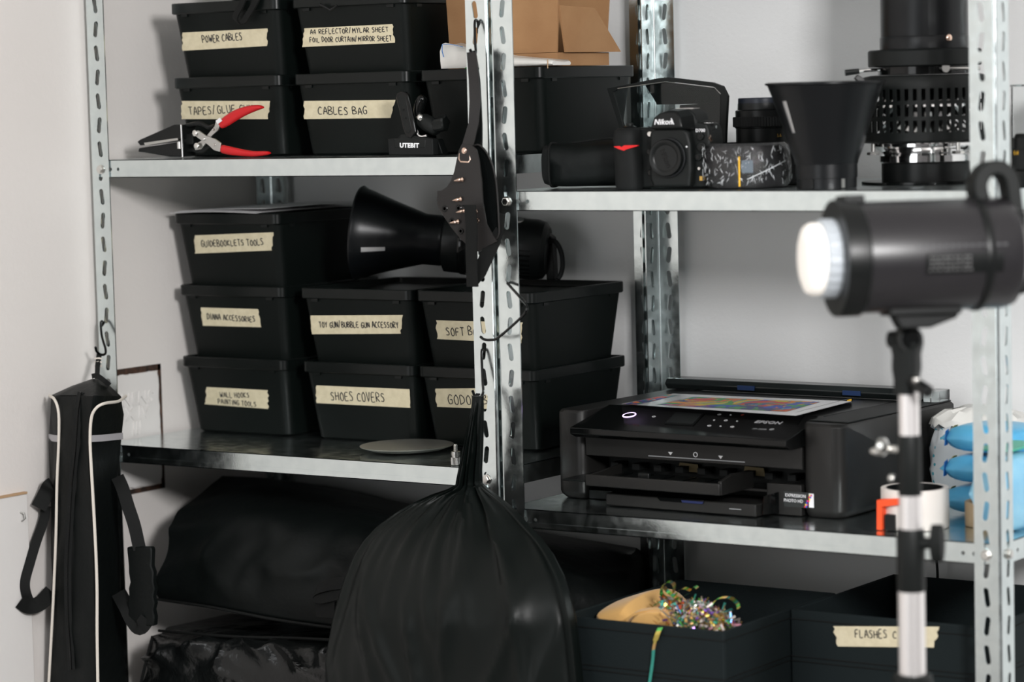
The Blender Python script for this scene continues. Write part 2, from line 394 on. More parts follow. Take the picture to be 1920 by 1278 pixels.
def shelf(u, x0, x1, z, hole_off=(.012, .029)):
    s_ = bpy.data.objects.new('shelf', None)
    mm = M(); th = .0011; e = .0025
    mm.box(x0, x1, e, D-e, z-th, z)
    L_ = x1-x0; hs = []
    for k, h_ in enumerate(hole_off):
        for uu in (FW-.003+h_-.012, L_-(FW-.003+h_-.012)): hs.append((uu, LH*.47, .0024 if k == 0 else 0.0, .0026, 0))
    slotted(mm, (x0, e, z-LH), (1,0,0), (0,0,1), (0,1,0), L_, 0, LH, hs, th)
    slotted(mm, (x0, D-e, z-LH), (1,0,0), (0,0,1), (0,-1,0), L_, 0, LH, hs, th)
    Ld = D-2*e; hd = [(a if a < L_/2 else Ld-(L_-a), b, c, d, f_) for a, b, c, d, f_ in hs]
    slotted(mm, (x0, e, z-LH), (0,1,0), (0,0,1), (1,0,0), Ld, 0, LH, hd, th)
    slotted(mm, (x1, e, z-LH), (0,1,0), (0,0,1), (-1,0,0), Ld, 0, LH, hd, th)
    mm.box(x0, x1, e, e+.009, z-LH, z-LH+th); mm.box(x0, x1, D-e-.009, D-e, z-LH, z-LH+th)
    mm.box(x0, x1, e-.0006, e, z-LH+.0075, z-LH+.0085)
    return mm.build('shelf', galv, u, smooth=20)
def unit(x0, x1, zs, label, phl, phr):
    u = thing('shelving_unit', label, 'shelving', (x0, 0, 0))
    for cx, cy, sx, sy, ph in ((x0, 0, 1, 1, phl), (x1, 0, -1, 1, phr), (x0, D, 1, -1, phl), (x1, D, -1, -1, phr)):
        post(cx, cy, sx, sy, ph).build('post', galv, u, smooth=25)
    for z in zs: shelf(u, x0+.002, x1-.002, z)
    first = None
    for z in zs:
        zb = z-LH*.53
        for (px_, py_, rz) in ((x0+FW*.56, -.0002, 0), (x1-FW*.56, -.0002, 0), (x1+.0002, FW*.56, PI/2), (x1+.0002, D-FW*.56, PI/2), (x0-.0002, FW*.56, -PI/2), (x0+FW*.56, D+.0002, PI), (x1-FW*.56, D+.0002, PI)):
            if (x1 < .1 and rz == PI/2) or (x0 > -.1 and rz == -PI/2): continue
            if first is None:
                first = bolt_mesh().build('bolt', zinc, u, loc=(0,0,0)); o = first
                o['label'] = 'zinc hex bolt'
            else: o = first.copy(); COL.objects.link(o)
            o.parent = u; o.location = Vector((px_, py_, zb))-wloc(u); o.rotation_euler = (0, 0, rz)
    return u
gap = .0022
phL = W(178, 15, 0).z; phC = W(943, 71.7, 0).z; phR = W(1838, 85, 0).z
unit(XL, -gap, (2.01, Z1, Z2, .735, .16), 'left galvanised steel shelving unit holding the stacked black boxes', phL, phC)
unit(gap, XR, (1.95, Z3, Z4, .715, .16), 'right galvanised steel shelving unit holding the printer and the cameras', phC, phR)
# ================================================================ STORAGE BOXES
EPS = .0007
BW, BD, BH, BP = .205, .245, .1165, .1088
def box_proto():
    r = thing('storage_box', 'x', 'storage box')
    b = M(); cy = BD/2
    prof = [(.176, .198, .0), (.183, .205, .003), (.199, .237, .1035)]
    loops = [rrect(BW/2, cy, a, d_, .014, z) for a, d_, z in prof]
    inner = [rrect(BW/2, cy, a-.004, d_-.004, .012, z) for a, d_, z in ((.199, .237, .1035), (.183, .205, .006))]
    b.loft(loops+inner)
    b.build('body', boxp, r)
    l = M(); o_ = rrect(BW/2, cy, BW, BD, .012, .1005); 
    l.loft([rrect(BW/2, cy, BW-.003, BD-.003, .011, .1005), rrect(BW/2, cy, BW, BD, .012, .102), rrect(BW/2, cy, BW, BD, .012, .1155), rrect(BW/2, cy, BW-.002, BD-.002, .011, BH),
            rrect(BW/2, cy, BW-.010, BD-.010, .008, BH), rrect(BW/2, cy, BW-.013, BD-.013, .008, .1078)])
    for sx in (.022, BW-.022-.012):
        l.box(sx, sx+.012, .002, .006, .0965, .101); l.box(sx, sx+.012, BD-.006, BD-.002, .0965, .101)
    for sy in (.03, BD-.042):
        l.box(.002, .005, sy, sy+.012, .0965, .101); l.box(BW-.005, BW-.002, sy, sy+.012, .0965, .101)
    l.build('lid', lidp, r, smooth=40)
    return r
_dy, _dz = .016, .1005
def box_plane(x, y, z):
    p0 = Vector((x, y+.020, z+.003)); p1 = Vector((x, y+.004, z+.1035)); up = (p1-p0).normalized(); n = Vector((1,0,0)).cross(up)
    return p0, n, up
def tape(parent, quad, plane, texts, seed, name='tape_label', off=.0005, rg=.0018):
    p0, n, up = plane; rnd = random.Random(seed); nn = n if n.y < 0 else -n
    q = [WP(x, y, p0, n)+nn*off for x, y in quad]   # tl tr br bl
    def rag(a, b, k=7):
        d = (b-a); side = d.cross(nn).normalized(); return [a+d*(i/k)+side*(rnd.uniform(-rg, rg) if 0 < i < k else 0) for i in range(k+1)]
    poly = [q[0]]+rag(q[1], q[2])+rag(q[3], q[0])[:-1]
    o = M().prism(poly, nn*.0003).build(name, tape_m, parent, smooth=False)
    for (s_, a, b, cap) in texts:
        p_a = WP(a[0], a[1], p0, n)+nn*(off+.0004); p_b = WP(b[0], b[1], p0, n)+nn*(off+.0004)
        hand('handwriting', s_, p_a, p_b, up, cap*.00078, ink, o, r=.00072 if cap > 10 else .0006, seed=seed+len(s_))
    return o
proto = box_proto()
SB = [
 (-.628, .080, Z1, 'black lidded box labelled TAPES/GLUE GUN behind the red handled clamp', [(341,189),(507,189),(503,223),(341,223)], [('TAPES/GLUE GUN', (356,215), (478,209), 14)]),
 (-.400, .080, Z1, 'black lidded box labelled CABLES BAG on the upper left shelf', [(571,189),(742,187),(733,221),(571,223)], [('CABLES BAG', (598,214), (692,214), 14)]),
 (-.177, .080, Z1, 'unlabelled black lidded box under the brown cardboard carton', None, []),
 (-.628, .080, Z1+BP, 'black lidded box labelled POWER CABLES, top left of the stack', [(343,61),(502,53),(501,86),(343,95)], [('POWER CABLES', (381,80), (457,74), 13)]),
 (-.400, .080, Z1+BP, 'black lidded box labelled A4 REFLECTOR/MYLAR SHEET on top of CABLES BAG box', [(571,53),(736,45),(741,80),(567,88)], [('A4 REFLECTOR/MYLAR SHEET', (583,64), (731,59), 9), ('FOIL DOOR CURTAIN/MIRROR SHEET', (582,79), (737,76), 9)]),
 (-.698, .158, Z2, 'black lidded box labelled WALL HOOKS PAINTING TOOLS, bottom left of the lower stack', [(388,725),(503,731),(503,766),(384,757)], [('WALL HOOKS', (414,744), (470,745), 10), ('PAINTING TOOLS', (410,756), (483,762), 10)]),
 (-.463, .158, Z2, 'black lidded box labelled SHOES COVERS in the middle of the bottom row', [(594,722),(768,729),(770,764),(594,755)], [('SHOES COVERS', (622,749), (725,753), 17)]),
 (-.251, .158, Z2, 'black lidded box at right end of bottom row, its tape half hidden by the post', [(817,728),(916,727),(916,766),(820,762)], [('GODOX B', (842,757), (918,757), 17)]),
 (-.698, .158, Z2+BP, 'black lidded box labelled DIANA ACCESSORIES in the left column', [(377,576),(484,579),(490,613),(381,610)], [('DIANA ACCESSORIES', (390,598), (481,603), 11)]),
 (-.463, .158, Z2+BP, 'black lidded box labelled TOY GUN/BUBBLE GUN ACCESSORY', [(583,591),(756,590),(752,625),(586,626)], [('TOY GUN/BUBBLE GUN ACCESSORY', (600,613), (750,614), 11)]),
 (-.251, .158, Z2+BP, 'black lidded box labelled SOFT BOX behind the centre post', [(818,600),(981,604),(978,643),(820,635)], [('SOFT BOX G', (838,628), (922,629), 15)]),
 (-.698, .152, Z2+2*BP, 'black lidded box labelled GUIDE BOOKLETS TOOLS with white papers on its lid', [(366,441),(513,435),(510,469),(366,475)], [('GUIDEBOOKLETS TOOLS', (379,462), (497,459), 12)]),
]
roots = []
for i, (x, y, z, lab, quad, tx) in enumerate(SB):
    if i == 0: r = proto; r.location = (x, y, z)
    else: r = dup(proto, (x, y, z), lab)
    r.location.z += EPS
    r['label'] = lab; r['group'] = 'black lidded storage boxes'; roots.append(r)
for i, (x, y, z, lab, quad, tx) in enumerate(SB):
    if quad: tape(roots[i], quad, box_plane(x, y, z), tx, 10+i)
# ----------------------------------------------------------------
# ================================================================ THINGS ON THE LEFT SHELVES
def axm(o, x, y):
    """matrix with given origin and x, y axes (z = x cross y)"""
    x = Vector(x).normalized(); y = Vector(y); y = (y-x*y.dot(x)).normalized(); z = x.cross(y); o = Vector(o)
    return Matrix(((x.x, y.x, z.x, o.x), (x.y, y.y, z.y, o.y), (x.z, y.z, z.z, o.z), (0,0,0,1)))
# --- red handled clamp, flat against the view in a plane Y ~ .045
YC = .045
cl = thing('spring_clamp', 'red handled locking clamp with black triangular jaws on the upper left shelf', 'clamp', W(380, 294, YC))
def pz(x, y, Y=YC): return W(x, y, Y)
for s_, poly in (('jaw', [(257,267),(262,263),(326,235),(342,235),(342,262),(262,274)]), ('jaw', [(260,279),(334,268),(342,268),(342,295),(318,295),(270,287),(259,286)])):
    M().prism([pz(*q, YC-.012) for q in poly], (0, .030, 0)).build(s_, blk, cl, bev=.0012)
M().prism([pz(x, y, YC-.0135) for x, y in ((270,269),(333,260),(334,264),(272,274))], (0, .0015, 0)).build('jaw_edge_strip', steel, cl)
M().cyl(pz(340, 235, YC-.014), pz(343, 296, YC-.014), .0017).build('hinge_rod', chrome, cl)
M().lathe([(.0035, 0), (.0035, .010)], pz(336, 267, YC-.012), (0,0,-1), 12).build('hinge_barrel', steel, cl)
M().tube(bz([pz(342, 240, YC), pz(356, 236, YC), pz(376, 233, YC), pz(392, 240, YC), pz(402, 238, YC)]), .0035).build('spring_bar', blk, cl)
M().tube(bz([pz(342, 288, YC), pz(360, 282, YC), pz(378, 285, YC), pz(395, 275, YC)]), .0032).build('spring_bar', blk, cl)
M().prism([pz(x, y, YC-.004) for x, y in ((342,252),(362,252),(362,272),(342,272))], (0, .01, 0)).build('jaw_link', blkm, cl, bev=.001)
M().prism([pz(x, y, YC-.012) for x, y in ((363,275),(372,268),(382,262),(402,238),(404,230),(413,232),(409,245),(398,255),(377,281),(366,283))], (0, .003, 0)).build('lever_plate', steel, cl, bev=.0005)
M().prism([pz(x, y, YC-.0155) for x, y in ((360,247),(372,246),(386,256),(403,262),(414,270),(412,286),(401,283),(390,273),(368,258))], (0, .003, 0)).build('lever_plate', steel, cl, bev=.0005)
for x, y, rr in ((366,251,.0045), (369,275,.0045), (383,262,.002), (401,244,.0018), (403,273,.0018)):
    M().lathe([(rr, 0), (rr, .0015), (rr*.6, .0025)], pz(x, y, YC-.0158), (0,-1,0), 12).build('rivet', zinc, cl)
def blade(pts, ws):
    mm = M(); loops = []
    P_ = [pz(*q, YC-.010) for q in pts]; m_ = len(P_)
    for i, p in enumerate(P_):
        d = (P_[min(i+1, m_-1)]-P_[max(i-1, 0)]).normalized(); n = Vector((0,1,0)).cross(d).normalized()*ws[i]/2
        lp = []
        for k in range(12): a = 2*PI*k/12; lp.append(p+n*math.cos(a)+Vector((0, .0055*math.sin(a)*(1 if ws[i] > .004 else .6), 0)))
        loops.append(lp)
    return mm.loft(loops)
c0 = blade([(411,238),(425,228),(445,215),(465,207),(480,203.5),(490,202),(494,203)], [.013,.0165,.016,.0125,.009,.006,.002]).build('handle', redm, cl, sub=1)
blade([(412,279),(425,283),(450,287),(475,290.5),(492,289),(503,288),(507,288.5)], [.013,.0135,.011,.0085,.0075,.006,.002]).build('handle', redm, cl, sub=1)
M().prism([pz(x, y, YC-.0165) for x, y in ((404,228),(412,222),(416,228),(408,234))], (0, .0012, 0)).build('white_sticker', paper, cl)
rest(cl, Z1+EPS)
# --- black spring clip clamp with ball arm
YK = .05
ck = thing('clip_clamp', 'black spring clip with white lettering standing below the CABLES BAG box', 'clamp', W(778, 292, YK))
M().prism([W(x, y, YK-.012) for x, y in ((727,262),(745,261),(752,253),(772,254),(785,258),(811,262),(812,292),(729,292))], (0, .014, 0)).build('jaw_pad', rub, ck, bev=.001)
M().prism([W(x, y, YK-.0125) for x, y in ((738,262),(748,261),(753,254),(771,255),(780,261),(798,263),(797,279),(740,279))], (0, .006, 0)).build('jaw_body', blkm, ck, bev=.001)
M().prism([W(x, y, YK-.014) for x, y in ((741,182),(744,176),(751,173),(760,174),(765,179),(769,195),(775,225),(780,250),(770,262),(760,258),(754,240),(747,205))], (0, .005, 0)).build('grip_lever', blkg, ck, bev=.0018, seg=3)
M().prism([W(x, y, YK-.0145) for x, y in ((746,184),(751,179),(757,180),(761,186),(766,215),(772,243),(766,252),(760,248),(752,212))], (0, .002, 0)).build('lever_inset', blkm, ck, bev=.0006)
for x, y in ((756,207), (760,223)): M().lathe([(.0018, 0), (.0018, .001)], W(x, y, YK-.0145), (0,-1,0), 10).build('lever_hole', rub, ck)
M().prism([W(x, y, YK+.004) for x, y in ((812,262),(820,262),(830,290),(812,292))], (0, .014, 0)).build('rear_jaw', blkm, ck, bev=.001)
M().tube([W(796, 182, YK), W(789, 190, YK), W(784, 210, YK), W(786, 226, YK)], [.007, .0085, .008, .0065], 12).build('rear_lever', blkg, ck, sub=1)
M().ell(W(788, 222, YK-.006), .0055, .005, .0055).build('ball_head', zinc, ck)
M().tube([W(786, 222, YK+.004), W(800, 232, YK+.004), W(815, 240, YK+.004), W(822, 252, YK+.004)], [.010, .0125, .0115, .009], 12).build('ball_arm', blkm, ck, sub=1)
M().tube(bz([W(781,246,YK-.008), W(785,255,YK-.008), W(792,258,YK-.008), W(801,256,YK-.008)]), .0022).build('pivot_spring', chrome, ck)
q0 = W(817, 236, YK); dk = (W(840, 231, YK)-q0).normalized()
kn = M(); n_ = 10
lp = []
for h_ in (0, .004, .016, .018):
    lp.append([q0+dk*h_*1.0+ (Vector((0,0,1))*math.cos(2*PI*j/20)+Vector((0,1,0))*math.sin(2*PI*j/20))*((.0115 if j % 4 < 2 else .0095)*(1 if 0 < h_ < .018 else .8)) for j in range(20)])
kn.loft(lp).build('locking_knob', blkm, ck)
btext('lettering', 'UTEBIT', W(767.5, 274.5, YK-.0128), (1, 0, -.02), (0,0,1), .0085, printw, ck, bold=.0004, sx=1.12)
rest(ck, Z1+EPS)
# --- folded plastic bag lying on the lid
BZ = Z1+BH+EPS*2
wb = thing('folded_bag', 'folded white plastic bag with a green mark lying before the carton', 'plastic bag', W(930, 134, .105))
def slab_px(mm, rows, th):
    return mm
mm = M(); loops = []
for px_, zt_, k in ((826,81,.8),(832,79,1),(850,82,1),(875,88,1),(905,96,1),(940,103,1),(980,107,1),(1010,109,1),(1026,110,1),(1034,111,1),(1037,113,.8)):
    ya, yb = .088, .132
    top = W(px_, zt_, ya); x = top.x; zz = top.z-.001; lz = BZ+.0004
    loops.append([(x, ya, lz), (x+.0005, ya-.003*k, lz+(zz-lz)*.3), (x, ya-.002, lz+(zz-lz)*.7), (x, ya+.004, zz), (x+.001, (ya+yb)/2, zz-.002), (x, yb-.003, zz), (x, yb, lz+(zz-lz)*.5), (x, yb-.002, lz)])
mm.loft(loops).build('film', whitebag, wb, smooth=60)
for px_, y0_, y1_ in ((1027,111,128),):
    M().ribbon([W(px_, y0_, .086), W(px_, 119, .084), W(px_, y1_, .084)], (.0012, 0, 0), .0006).build('fold_crease', carde, wb)
M().ribbon([W(829, 84, .0835), W(829, 96, .082), W(832, 107, .082)], (.0012, 0, 0), .0005).build('blue_line', blued, wb)
M().ribbon([W(829, 83, .0845), W(846, 83, .0845), W(868, 88, .0845)], (0, 0, .0008), .0005).build('blue_line', blued, wb)
M().prism([W(x, y, .0825) for x, y in ((872,127),(880,124),(890,130),(902,126),(903,134),(870,134))], (0, .001, 0)).build('green_mark', mat('leaf_green_print', (.02, .25, .05), .5), wb)
# --- carton with open flaps
ct = thing('carton', 'open brown cardboard carton standing on the unlabelled box lid', 'carton', (-.03, .2, BZ))
yf = .140; cw = W(1057, 120, yf); fx0 = -.168; xs = min(cw.x, .016); yb = .268
crease = W(1057, 98, yf).z
def wallp(a, b, z0_, z1_, th=.003):
    a = Vector(a); b = Vector(b); n = (b-a).cross(Vector((0,0,1))).normalized()*th
    return M().prism([(a.x, a.y, z0_), (b.x, b.y, z0_), (b.x, b.y, z1_), (a.x, a.y, z1_)], -n)
rbx, rby = xs+.002, yb
wallp((fx0, yf, 0), (xs, yf, 0), BZ, crease).build('front_panel', card, ct)
wallp((xs, yf+.0001, 0), (rbx, rby, 0), BZ, crease).build('side_panel', card, ct)
wallp((rbx, rby, 0), (fx0, rby, 0), BZ, crease).build('back_panel', card, ct)
wallp((fx0, rby, 0), (fx0, yf, 0), BZ, crease).build('side_panel', card, ct)
M().box(fx0, xs, yf+.003, rby-.003, BZ, BZ+.003).build('bottom_panel', card, ct)
tl, tr = W(880, -20, yf-.004), W(1040, -3, yf-.004)
fl = M().prism([(fx0+.004, yf, crease+.0006), (xs-.001, yf, crease+.0006), tuple(W(1046, -2, yf-.006)), (fx0+.004, yf-.006, tr.z+.01)], (0, .003, 0)).build('flap', card, ct)
sp = [(xs+.0005, yf+.004, crease+.0006), (rbx+.0005, rby-.004, crease+.0006)]
# side flap leans outward, trapezoid
px_pts = []
nrm = Vector((1, 0, 0)); 
def onflap(x, y): return WX(x, y, xs+.004)
pb = onflap(1058, 98); pc = WX(1161, 97, xs+.008); pd = WX(1112, 15, xs+.010); pe = onflap(1046, 10)
pc.y = min(pc.y, rby+.02)
M().prism([pb, pc, pd, pe], (.003, 0, 0)).build('flap', card, ct)
M().prism([(fx0-.001, yf+.006, crease), (fx0-.001, rby-.006, crease), (fx0+.03, rby-.02, crease+.07), (fx0+.03, yf+.02, crease+.07)], (.003, 0, 0)).build('flap', card, ct)
M().prism([(fx0+.004, rby-.002, crease+.0006), (rbx-.004, rby-.002, crease+.0006), (rbx-.01, rby+.02, crease+.085), (fx0+.01, rby+.02, crease+.085)], (0, .003, 0)).build('flap', card, ct)
# --- black soft gear pouch with hanging strap above the top row
gp = thing('gear_pouch', 'black soft pouch on top of POWER CABLES box with a strap hanging down', 'pouch', (-.42, .2, Z1+BP+BH+.003))
mm = M(); loops = []
zt0 = Z1+BP+BH+.0015
for i, x in enumerate((-.575, -.560, -.52, -.46, -.40, -.34, -.28, -.245, -.232)):
    h_ = (.02, .045, .06, .065, .062, .066, .06, .045, .02)[i]; a = (.14, .115, .105, .10, .10, .10, .108, .12, .14)[i]; b = .30
    loops.append([(x, a+.006, zt0), (x, a, zt0+h_*.35), (x, a+.008, zt0+h_*.8), (x, a+.04, zt0+h_), (x, b-.04, zt0+h_*.95), (x, b, zt0+h_*.5), (x, b-.006, zt0)])
mm.loft(loops).build('pouch_body', nylon, gp, sub=1)
M().ribbon(bz([W(488,-14,.079), W(478,6,.072), W(465,28,.070), W(456,41,.069), W(446,42,.0685), W(441,32,.070), W(452,10,.072), W(462,-14,.079)], 4), (.010, -.002, -.004), .0022).build('strap', web, gp)
M().tube(bz([W(600,8,.074), W(612,14,.072), W(621,18,.072), W(632,10,.074)]), .0018).build('zip_pull_cord', blk, gp)
# --- papers on the lid
ZP = Z2+3*BP+BH-BP+EPS*2
pp = thing('paper_sheets', 'loose white paper sheets lying on the GUIDE BOOKLETS TOOLS box', 'papers', (-.6, .2, ZP))
for k in range(3):
    mm = M(); y0_ = .150+.004*k; pts = []
    lo = []
    for i in range(9):
        u_ = i/8; x = -.700+.006*k+.168*u_; dz = .0012*k+.0022*math.sin(u_*3.1)+(.004*u_*u_*(k == 2))
        lo.append([(x, y0_, ZP+dz), (x+.004, y0_+.2, ZP+dz+.0015), (x+.004, y0_+.2, ZP+dz+.0019), (x, y0_, ZP+dz+.0006)])
    mm.loft(lo).build('sheet', paper, pp, smooth=60)
# --- studio strobe with conical reflector lying on the lids
A0 = W(673, 436, .235); A1 = W(1028, 470, .352)
st = thing('studio_strobe', 'black studio strobe with conical reflector lying on the box lids', 'studio light', (A0+A1)/2)
ax = (A1-A0).normalized(); LL = (A1-A0).length
Rm = .0668
mm = M(); prof = [(Rm+.002, -.001), (Rm+.0035, .002), (Rm+.002, .005), (Rm, .008), (Rm*.95, .018), (Rm*.78, .052), (Rm*.60, .092), (.0375, .100), (.0375, .126), (.036, .130)]
prof = [(a, b) for a, b in prof]
N_ = 48; loops = []
t_ = Vector((0,0,1)); a_ = ax.cross(t_).normalized(); b_ = ax.cross(a_)
def lathe_cut(o, axv, prof, n, cut, th=.0018, jn=None):
    mm = M(); a = axv.cross(Vector((0,0,1)) if abs(axv.z) < .9 else Vector((1,0,0))).normalized(); b = axv.cross(a)
    def ring(off): return [[o+axv*h+(a*math.cos(2*PI*j/n)+b*math.sin(2*PI*j/n))*(r-off) for j in range(n)] for r, h in prof]
    R1, R2 = ring(0), ring(th); m_ = len(prof); vs = [p for r in R1 for p in r]+[p for r in R2 for p in r]; fs = []; off = m_*n
    has = lambda i, j: 0 <= i < m_-1 and not cut(i, j % n)
    for i in range(m_-1):
        for j in range(n):
            if not has(i, j): continue
            k = (j+1) % n; q = (i*n+j, i*n+k, (i+1)*n+k, (i+1)*n+j); fs.append(q); fs.append(tuple(x+off for x in q[::-1]))
            for (x, y, di, dj) in ((q[0], q[1], -1, 0), (q[1], q[2], 0, 1), (q[2], q[3], 1, 0), (q[3], q[0], 0, -1)):
                if not has(i+di, j+dj): fs.append((x, y, y+off, x+off))
    return mm.add(vs, fs)
# slots in the cone: one towards the viewer (below the middle), one opposite
vd0 = (cC-A0); vd0 = (vd0-ax*vd0.dot(ax)).normalized(); up0 = ax.cross(vd0).normalized(); up0 = up0 if up0.z > 0 else -up0
la = ax.cross(Vector((0,0,1))).normalized(); lb_ = ax.cross(la)
def cone_cut(i, j):
    v = la*math.cos(2*PI*(j+.5)/N_)+lb_*math.sin(2*PI*(j+.5)/N_); w_ = math.atan2(v.dot(up0), v.dot(vd0))
    return i == 4 and abs(w_+.40) < .09
lathe_cut(A0, ax, prof, N_, cone_cut).build('conical_reflector', blkmetal, st)
for kk in (0,):
    s0 = W(668, 473, .205)
    pl = [W(x, y, .18) for x, y in ((663,473),(665,469),(670,467),(690,467),(690,480),(670,480),(665,478))]
sl = ax; 
def on_cone(h, ang, out=.0006):
    # ang in the view of the reader: point on the cone surface
    rr = None
    for (r0_, h0_), (r1_, h1_) in zip(prof, prof[1:]):
        if h0_ <= h <= h1_: rr = r0_+(r1_-r0_)*(h-h0_)/(h1_-h0_)
    vdir = (cC-(A0+ax*h)); vdir = (vdir-ax*vdir.dot(ax)).normalized(); up = ax.cross(vdir).normalized(); up = up if up.z > 0 else -up
    return A0+ax*h+(vdir*math.cos(ang)+up*math.sin(ang))*(rr+out)
def pad_on_cone(h0_, h1_, ang, half, m_, name):
    mm = M(); lo = []
    for k in range(7):
        u_ = k/6; h = h0_+(h1_-h0_)*u_; w_ = half*math.sqrt(max(.05, 1-(2*u_-1)**4))
        lo.append([on_cone(h, ang-w_), on_cone(h, ang+w_), on_cone(h, ang+w_, .0002), on_cone(h, ang-w_, .0002)])
    return mm.loft(lo).build(name, m_, st)
M().lathe([(r-.0028, h) for r, h in prof[1:-2]], A0, ax, 48, False, False).build('silver_lining', silv, st)
bprof = [(.0375, .130), (.045, .134), (.0455, .160), (.044, .164), (.044, .215), (.0448, .218), (.0448, LL-.018), (.042, LL-.006), (.034, LL)]
M().lathe([(r, h) for r, h in bprof], A0, ax, 40).build('strobe_body', blk, st)
M().lathe([(.0465, .158), (.0472, .160), (.0472, .166), (.0465, .168)], A0, ax, 40).build('body_ring', blkg, st)
for k in range(7):
    h = .335-.0115*0; 
    a1 = -.05-.16*k
    mm = M(); lo = []
    for u_ in range(5):
        hh = LL-.052+.008*u_
        vdir = (cC-(A0+ax*hh)); vdir = (vdir-ax*vdir.dot(ax)).normalized(); up = ax.cross(vdir).normalized(); up = up if up.z > 0 else -up
        P1 = A0+ax*hh+(vdir*math.cos(a1)+up*math.sin(a1))*.0448; P2 = A0+ax*hh+(vdir*math.cos(a1-.06)+up*math.sin(a1-.06))*.0448
        o_ = (P1-A0-ax*hh)*.03
        lo.append([P1, P2, P2+o_, P1+o_])
    M_ = mm.loft(lo).build('vent_rib', blkg, st)
hk = LL-.045; vdir = (cC-(A0+ax*hk)); vdir = (vdir-ax*vdir.dot(ax)).normalized(); up = ax.cross(vdir); up = up if up.z > 0 else -up
kd = (vdir*.42+up.normalized()*.9).normalized(); 
M().cyl(A0+ax*hk+kd*.043, A0+ax*hk+kd*.0465, .008, .0075, 20).build('lock_knob', steel, st)
M().prism([A0+ax*(LL-.004)+Vector((0,0,-.043)), A0+ax*(LL+.008)+Vector((0,0,-.042)), A0+ax*(LL+.006)+Vector((0,0,.02)), A0+ax*(LL-.004)+Vector((0,0,.028))], (0, .012, 0)).build('rear_bracket', blkg, st, bev=.001)
M().tube(bz([A1+ax*-.004+Vector((0,-.004,.012)), W(1040,452,.35), W(1052,472,.35), W(1055,495,.35), W(1052,512,.35), WZ(1046,523,Z2+BP+BH+.006)], 6), .0036, 10).build('power_cable', rub, st)
# --- disc and spigot on the lower left shelf
dc = WZ(763, 846, Z2)
M().lathe([(.030, EPS+.0), (.052, .0035), (.0665, .0085), (.0670, .0095), (.0660, .0098), (.050, .0070), (.0001, .0058)], dc, (0,0,1), 64).build('disc', discm, None, loc=dc)
tag(bpy.data.objects['disc'], 'shallow satin grey metal disc lying on the lower left shelf', 'disc')
sg = WZ(855, 872, Z2)
sp_ = thing('stud_adapter', 'small knurled steel stud adapter standing beside the grey disc', 'adapter', sg)
lo = []
for h_, k in ((EPS, 0), (.001, 1), (.011, 1), (.0112, 0)):
    lo.append([(sg.x+(.0062 if not (k and j % 2) else .0067)*math.cos(2*PI*j/48), sg.y+(.0062 if not (k and j % 2) else .0067)*math.sin(2*PI*j/48), sg.z+h_) for j in range(48)])
M().loft(lo).build('knurled_base', steel, sp_)
pr_ = [(.0055, .0112), (.0055, .0135), (.0062, .0138), (.0062, .0190), (.0045, .0195)]
M().lathe(pr_, sg, (0,0,1), 24).build('collar', steel, sp_)
th_ = [(.0027, .0195)]
for k in range(6): th_ += [(.0030, .0202+.0014*k), (.0025, .0209+.0014*k)]
M().lathe(th_+[(.0024, .0290)], sg, (0,0,1), 16).build('threaded_stud', steel, sp_)
# ================================================================ HANGING THINGS
def hook(name, label, pts, r=.0019, m_=None):
    o = M().tube(bz(pts, 5), r, 8).build(name, m_ or blkg, None, loc=pts[0]); return tag(o, label, 'hook', 'black wire hooks hung in the post slots')
hook('wire_hook', 'black wire hook holding the studded leather harness at top of centre post', [W(897,62,.004), W(896,42,-.002), W(892,38,-.006), W(890,46,-.010), W(891,80,-.016), W(892,98,-.020), W(889,103,-.024), W(884,98,-.030), W(881,92,-.032)])
hook('wire_hook', 'empty bent black wire hook jutting out of the centre post', [W(955,536,.006), W(951,530,-.003), W(958,538,-.012), W(975,557,-.03), W(987,571,-.045), W(987,582,-.05), W(975,597,-.045), W(935,632,-.03), W(920,637,-.026), W(908,636,-.024), W(901,631,-.022)])
hook('wire_hook', 'black wire hook holding the neck of the large cloth sack', [W(909,670,.004), W(905,656,-.003), W(903,664,-.008), W(905,715,-.014), W(906,735,-.018), W(900,745,-.024), W(891,743,-.030), W(886,732,-.034)])
hook('wire_hook', 'black wire hook on the left post carrying the long piped bag', [W(192,618,.004), W(192,603,-.003), W(189,606,-.010), W(191,630,-.016), W(198,655,-.022), W(196,664,-.028), W(188,664,-.036), W(181,658,-.042), W(179,650,-.045)])
# --- long bag with white piping
lb = thing('stand_bag', 'long black nylon bag with white piping hanging from the left post', 'bag', W(170, 1100, -.10))
lev = []
def lvl(y, a, b, c, d, push=0):
    A_ = W(a, y, -.108); A_.x = max(A_.x, XW+.003); B_ = W(b, y, -.138-push); C_ = W(c, y, -.156-push); D_ = W(d, y+2, -.066)
    E_ = A_+(D_-C_)*1.0; E_.y = min(E_.y, -.014); E_.x = max(E_.x, XW+.005)
    return A_, B_, C_, D_, E_
def lring(A_, B_, C_, D_, E_):
    out = []
    pts = [A_, B_, C_, D_, E_]
    for i in range(5):
        p, q = pts[i], pts[(i+1) % 5]; m_ = (p+q)/2
        n = Vector((q.y-p.y, p.x-q.x, 0)); n = n.normalized() if n.length > 0 else n
        out += [p.lerp(q, .06), p.lerp(q, .3), p.lerp(q, .5), p.lerp(q, .7), p.lerp(q, .94)]
    return out
rr_ = [(742,95,108,180,230), (775,92,107,172,234), (830,92,107,169,231), (890,92,106,172,224), (960,91,103,176,222), (1040,90,101,180,228), (1110,88,98,182,229), (1180,86,94,182,232), (1250,83,90,182,239), (1330,78,86,184,246), (1420,76,84,186,248), (1500,76,84,186,248)]
rings = []
pk = W(180, 710, -.085)
R0 = lring(*lvl(*rr_[0]))
cen = sum(R0, Vector())/len(R0)
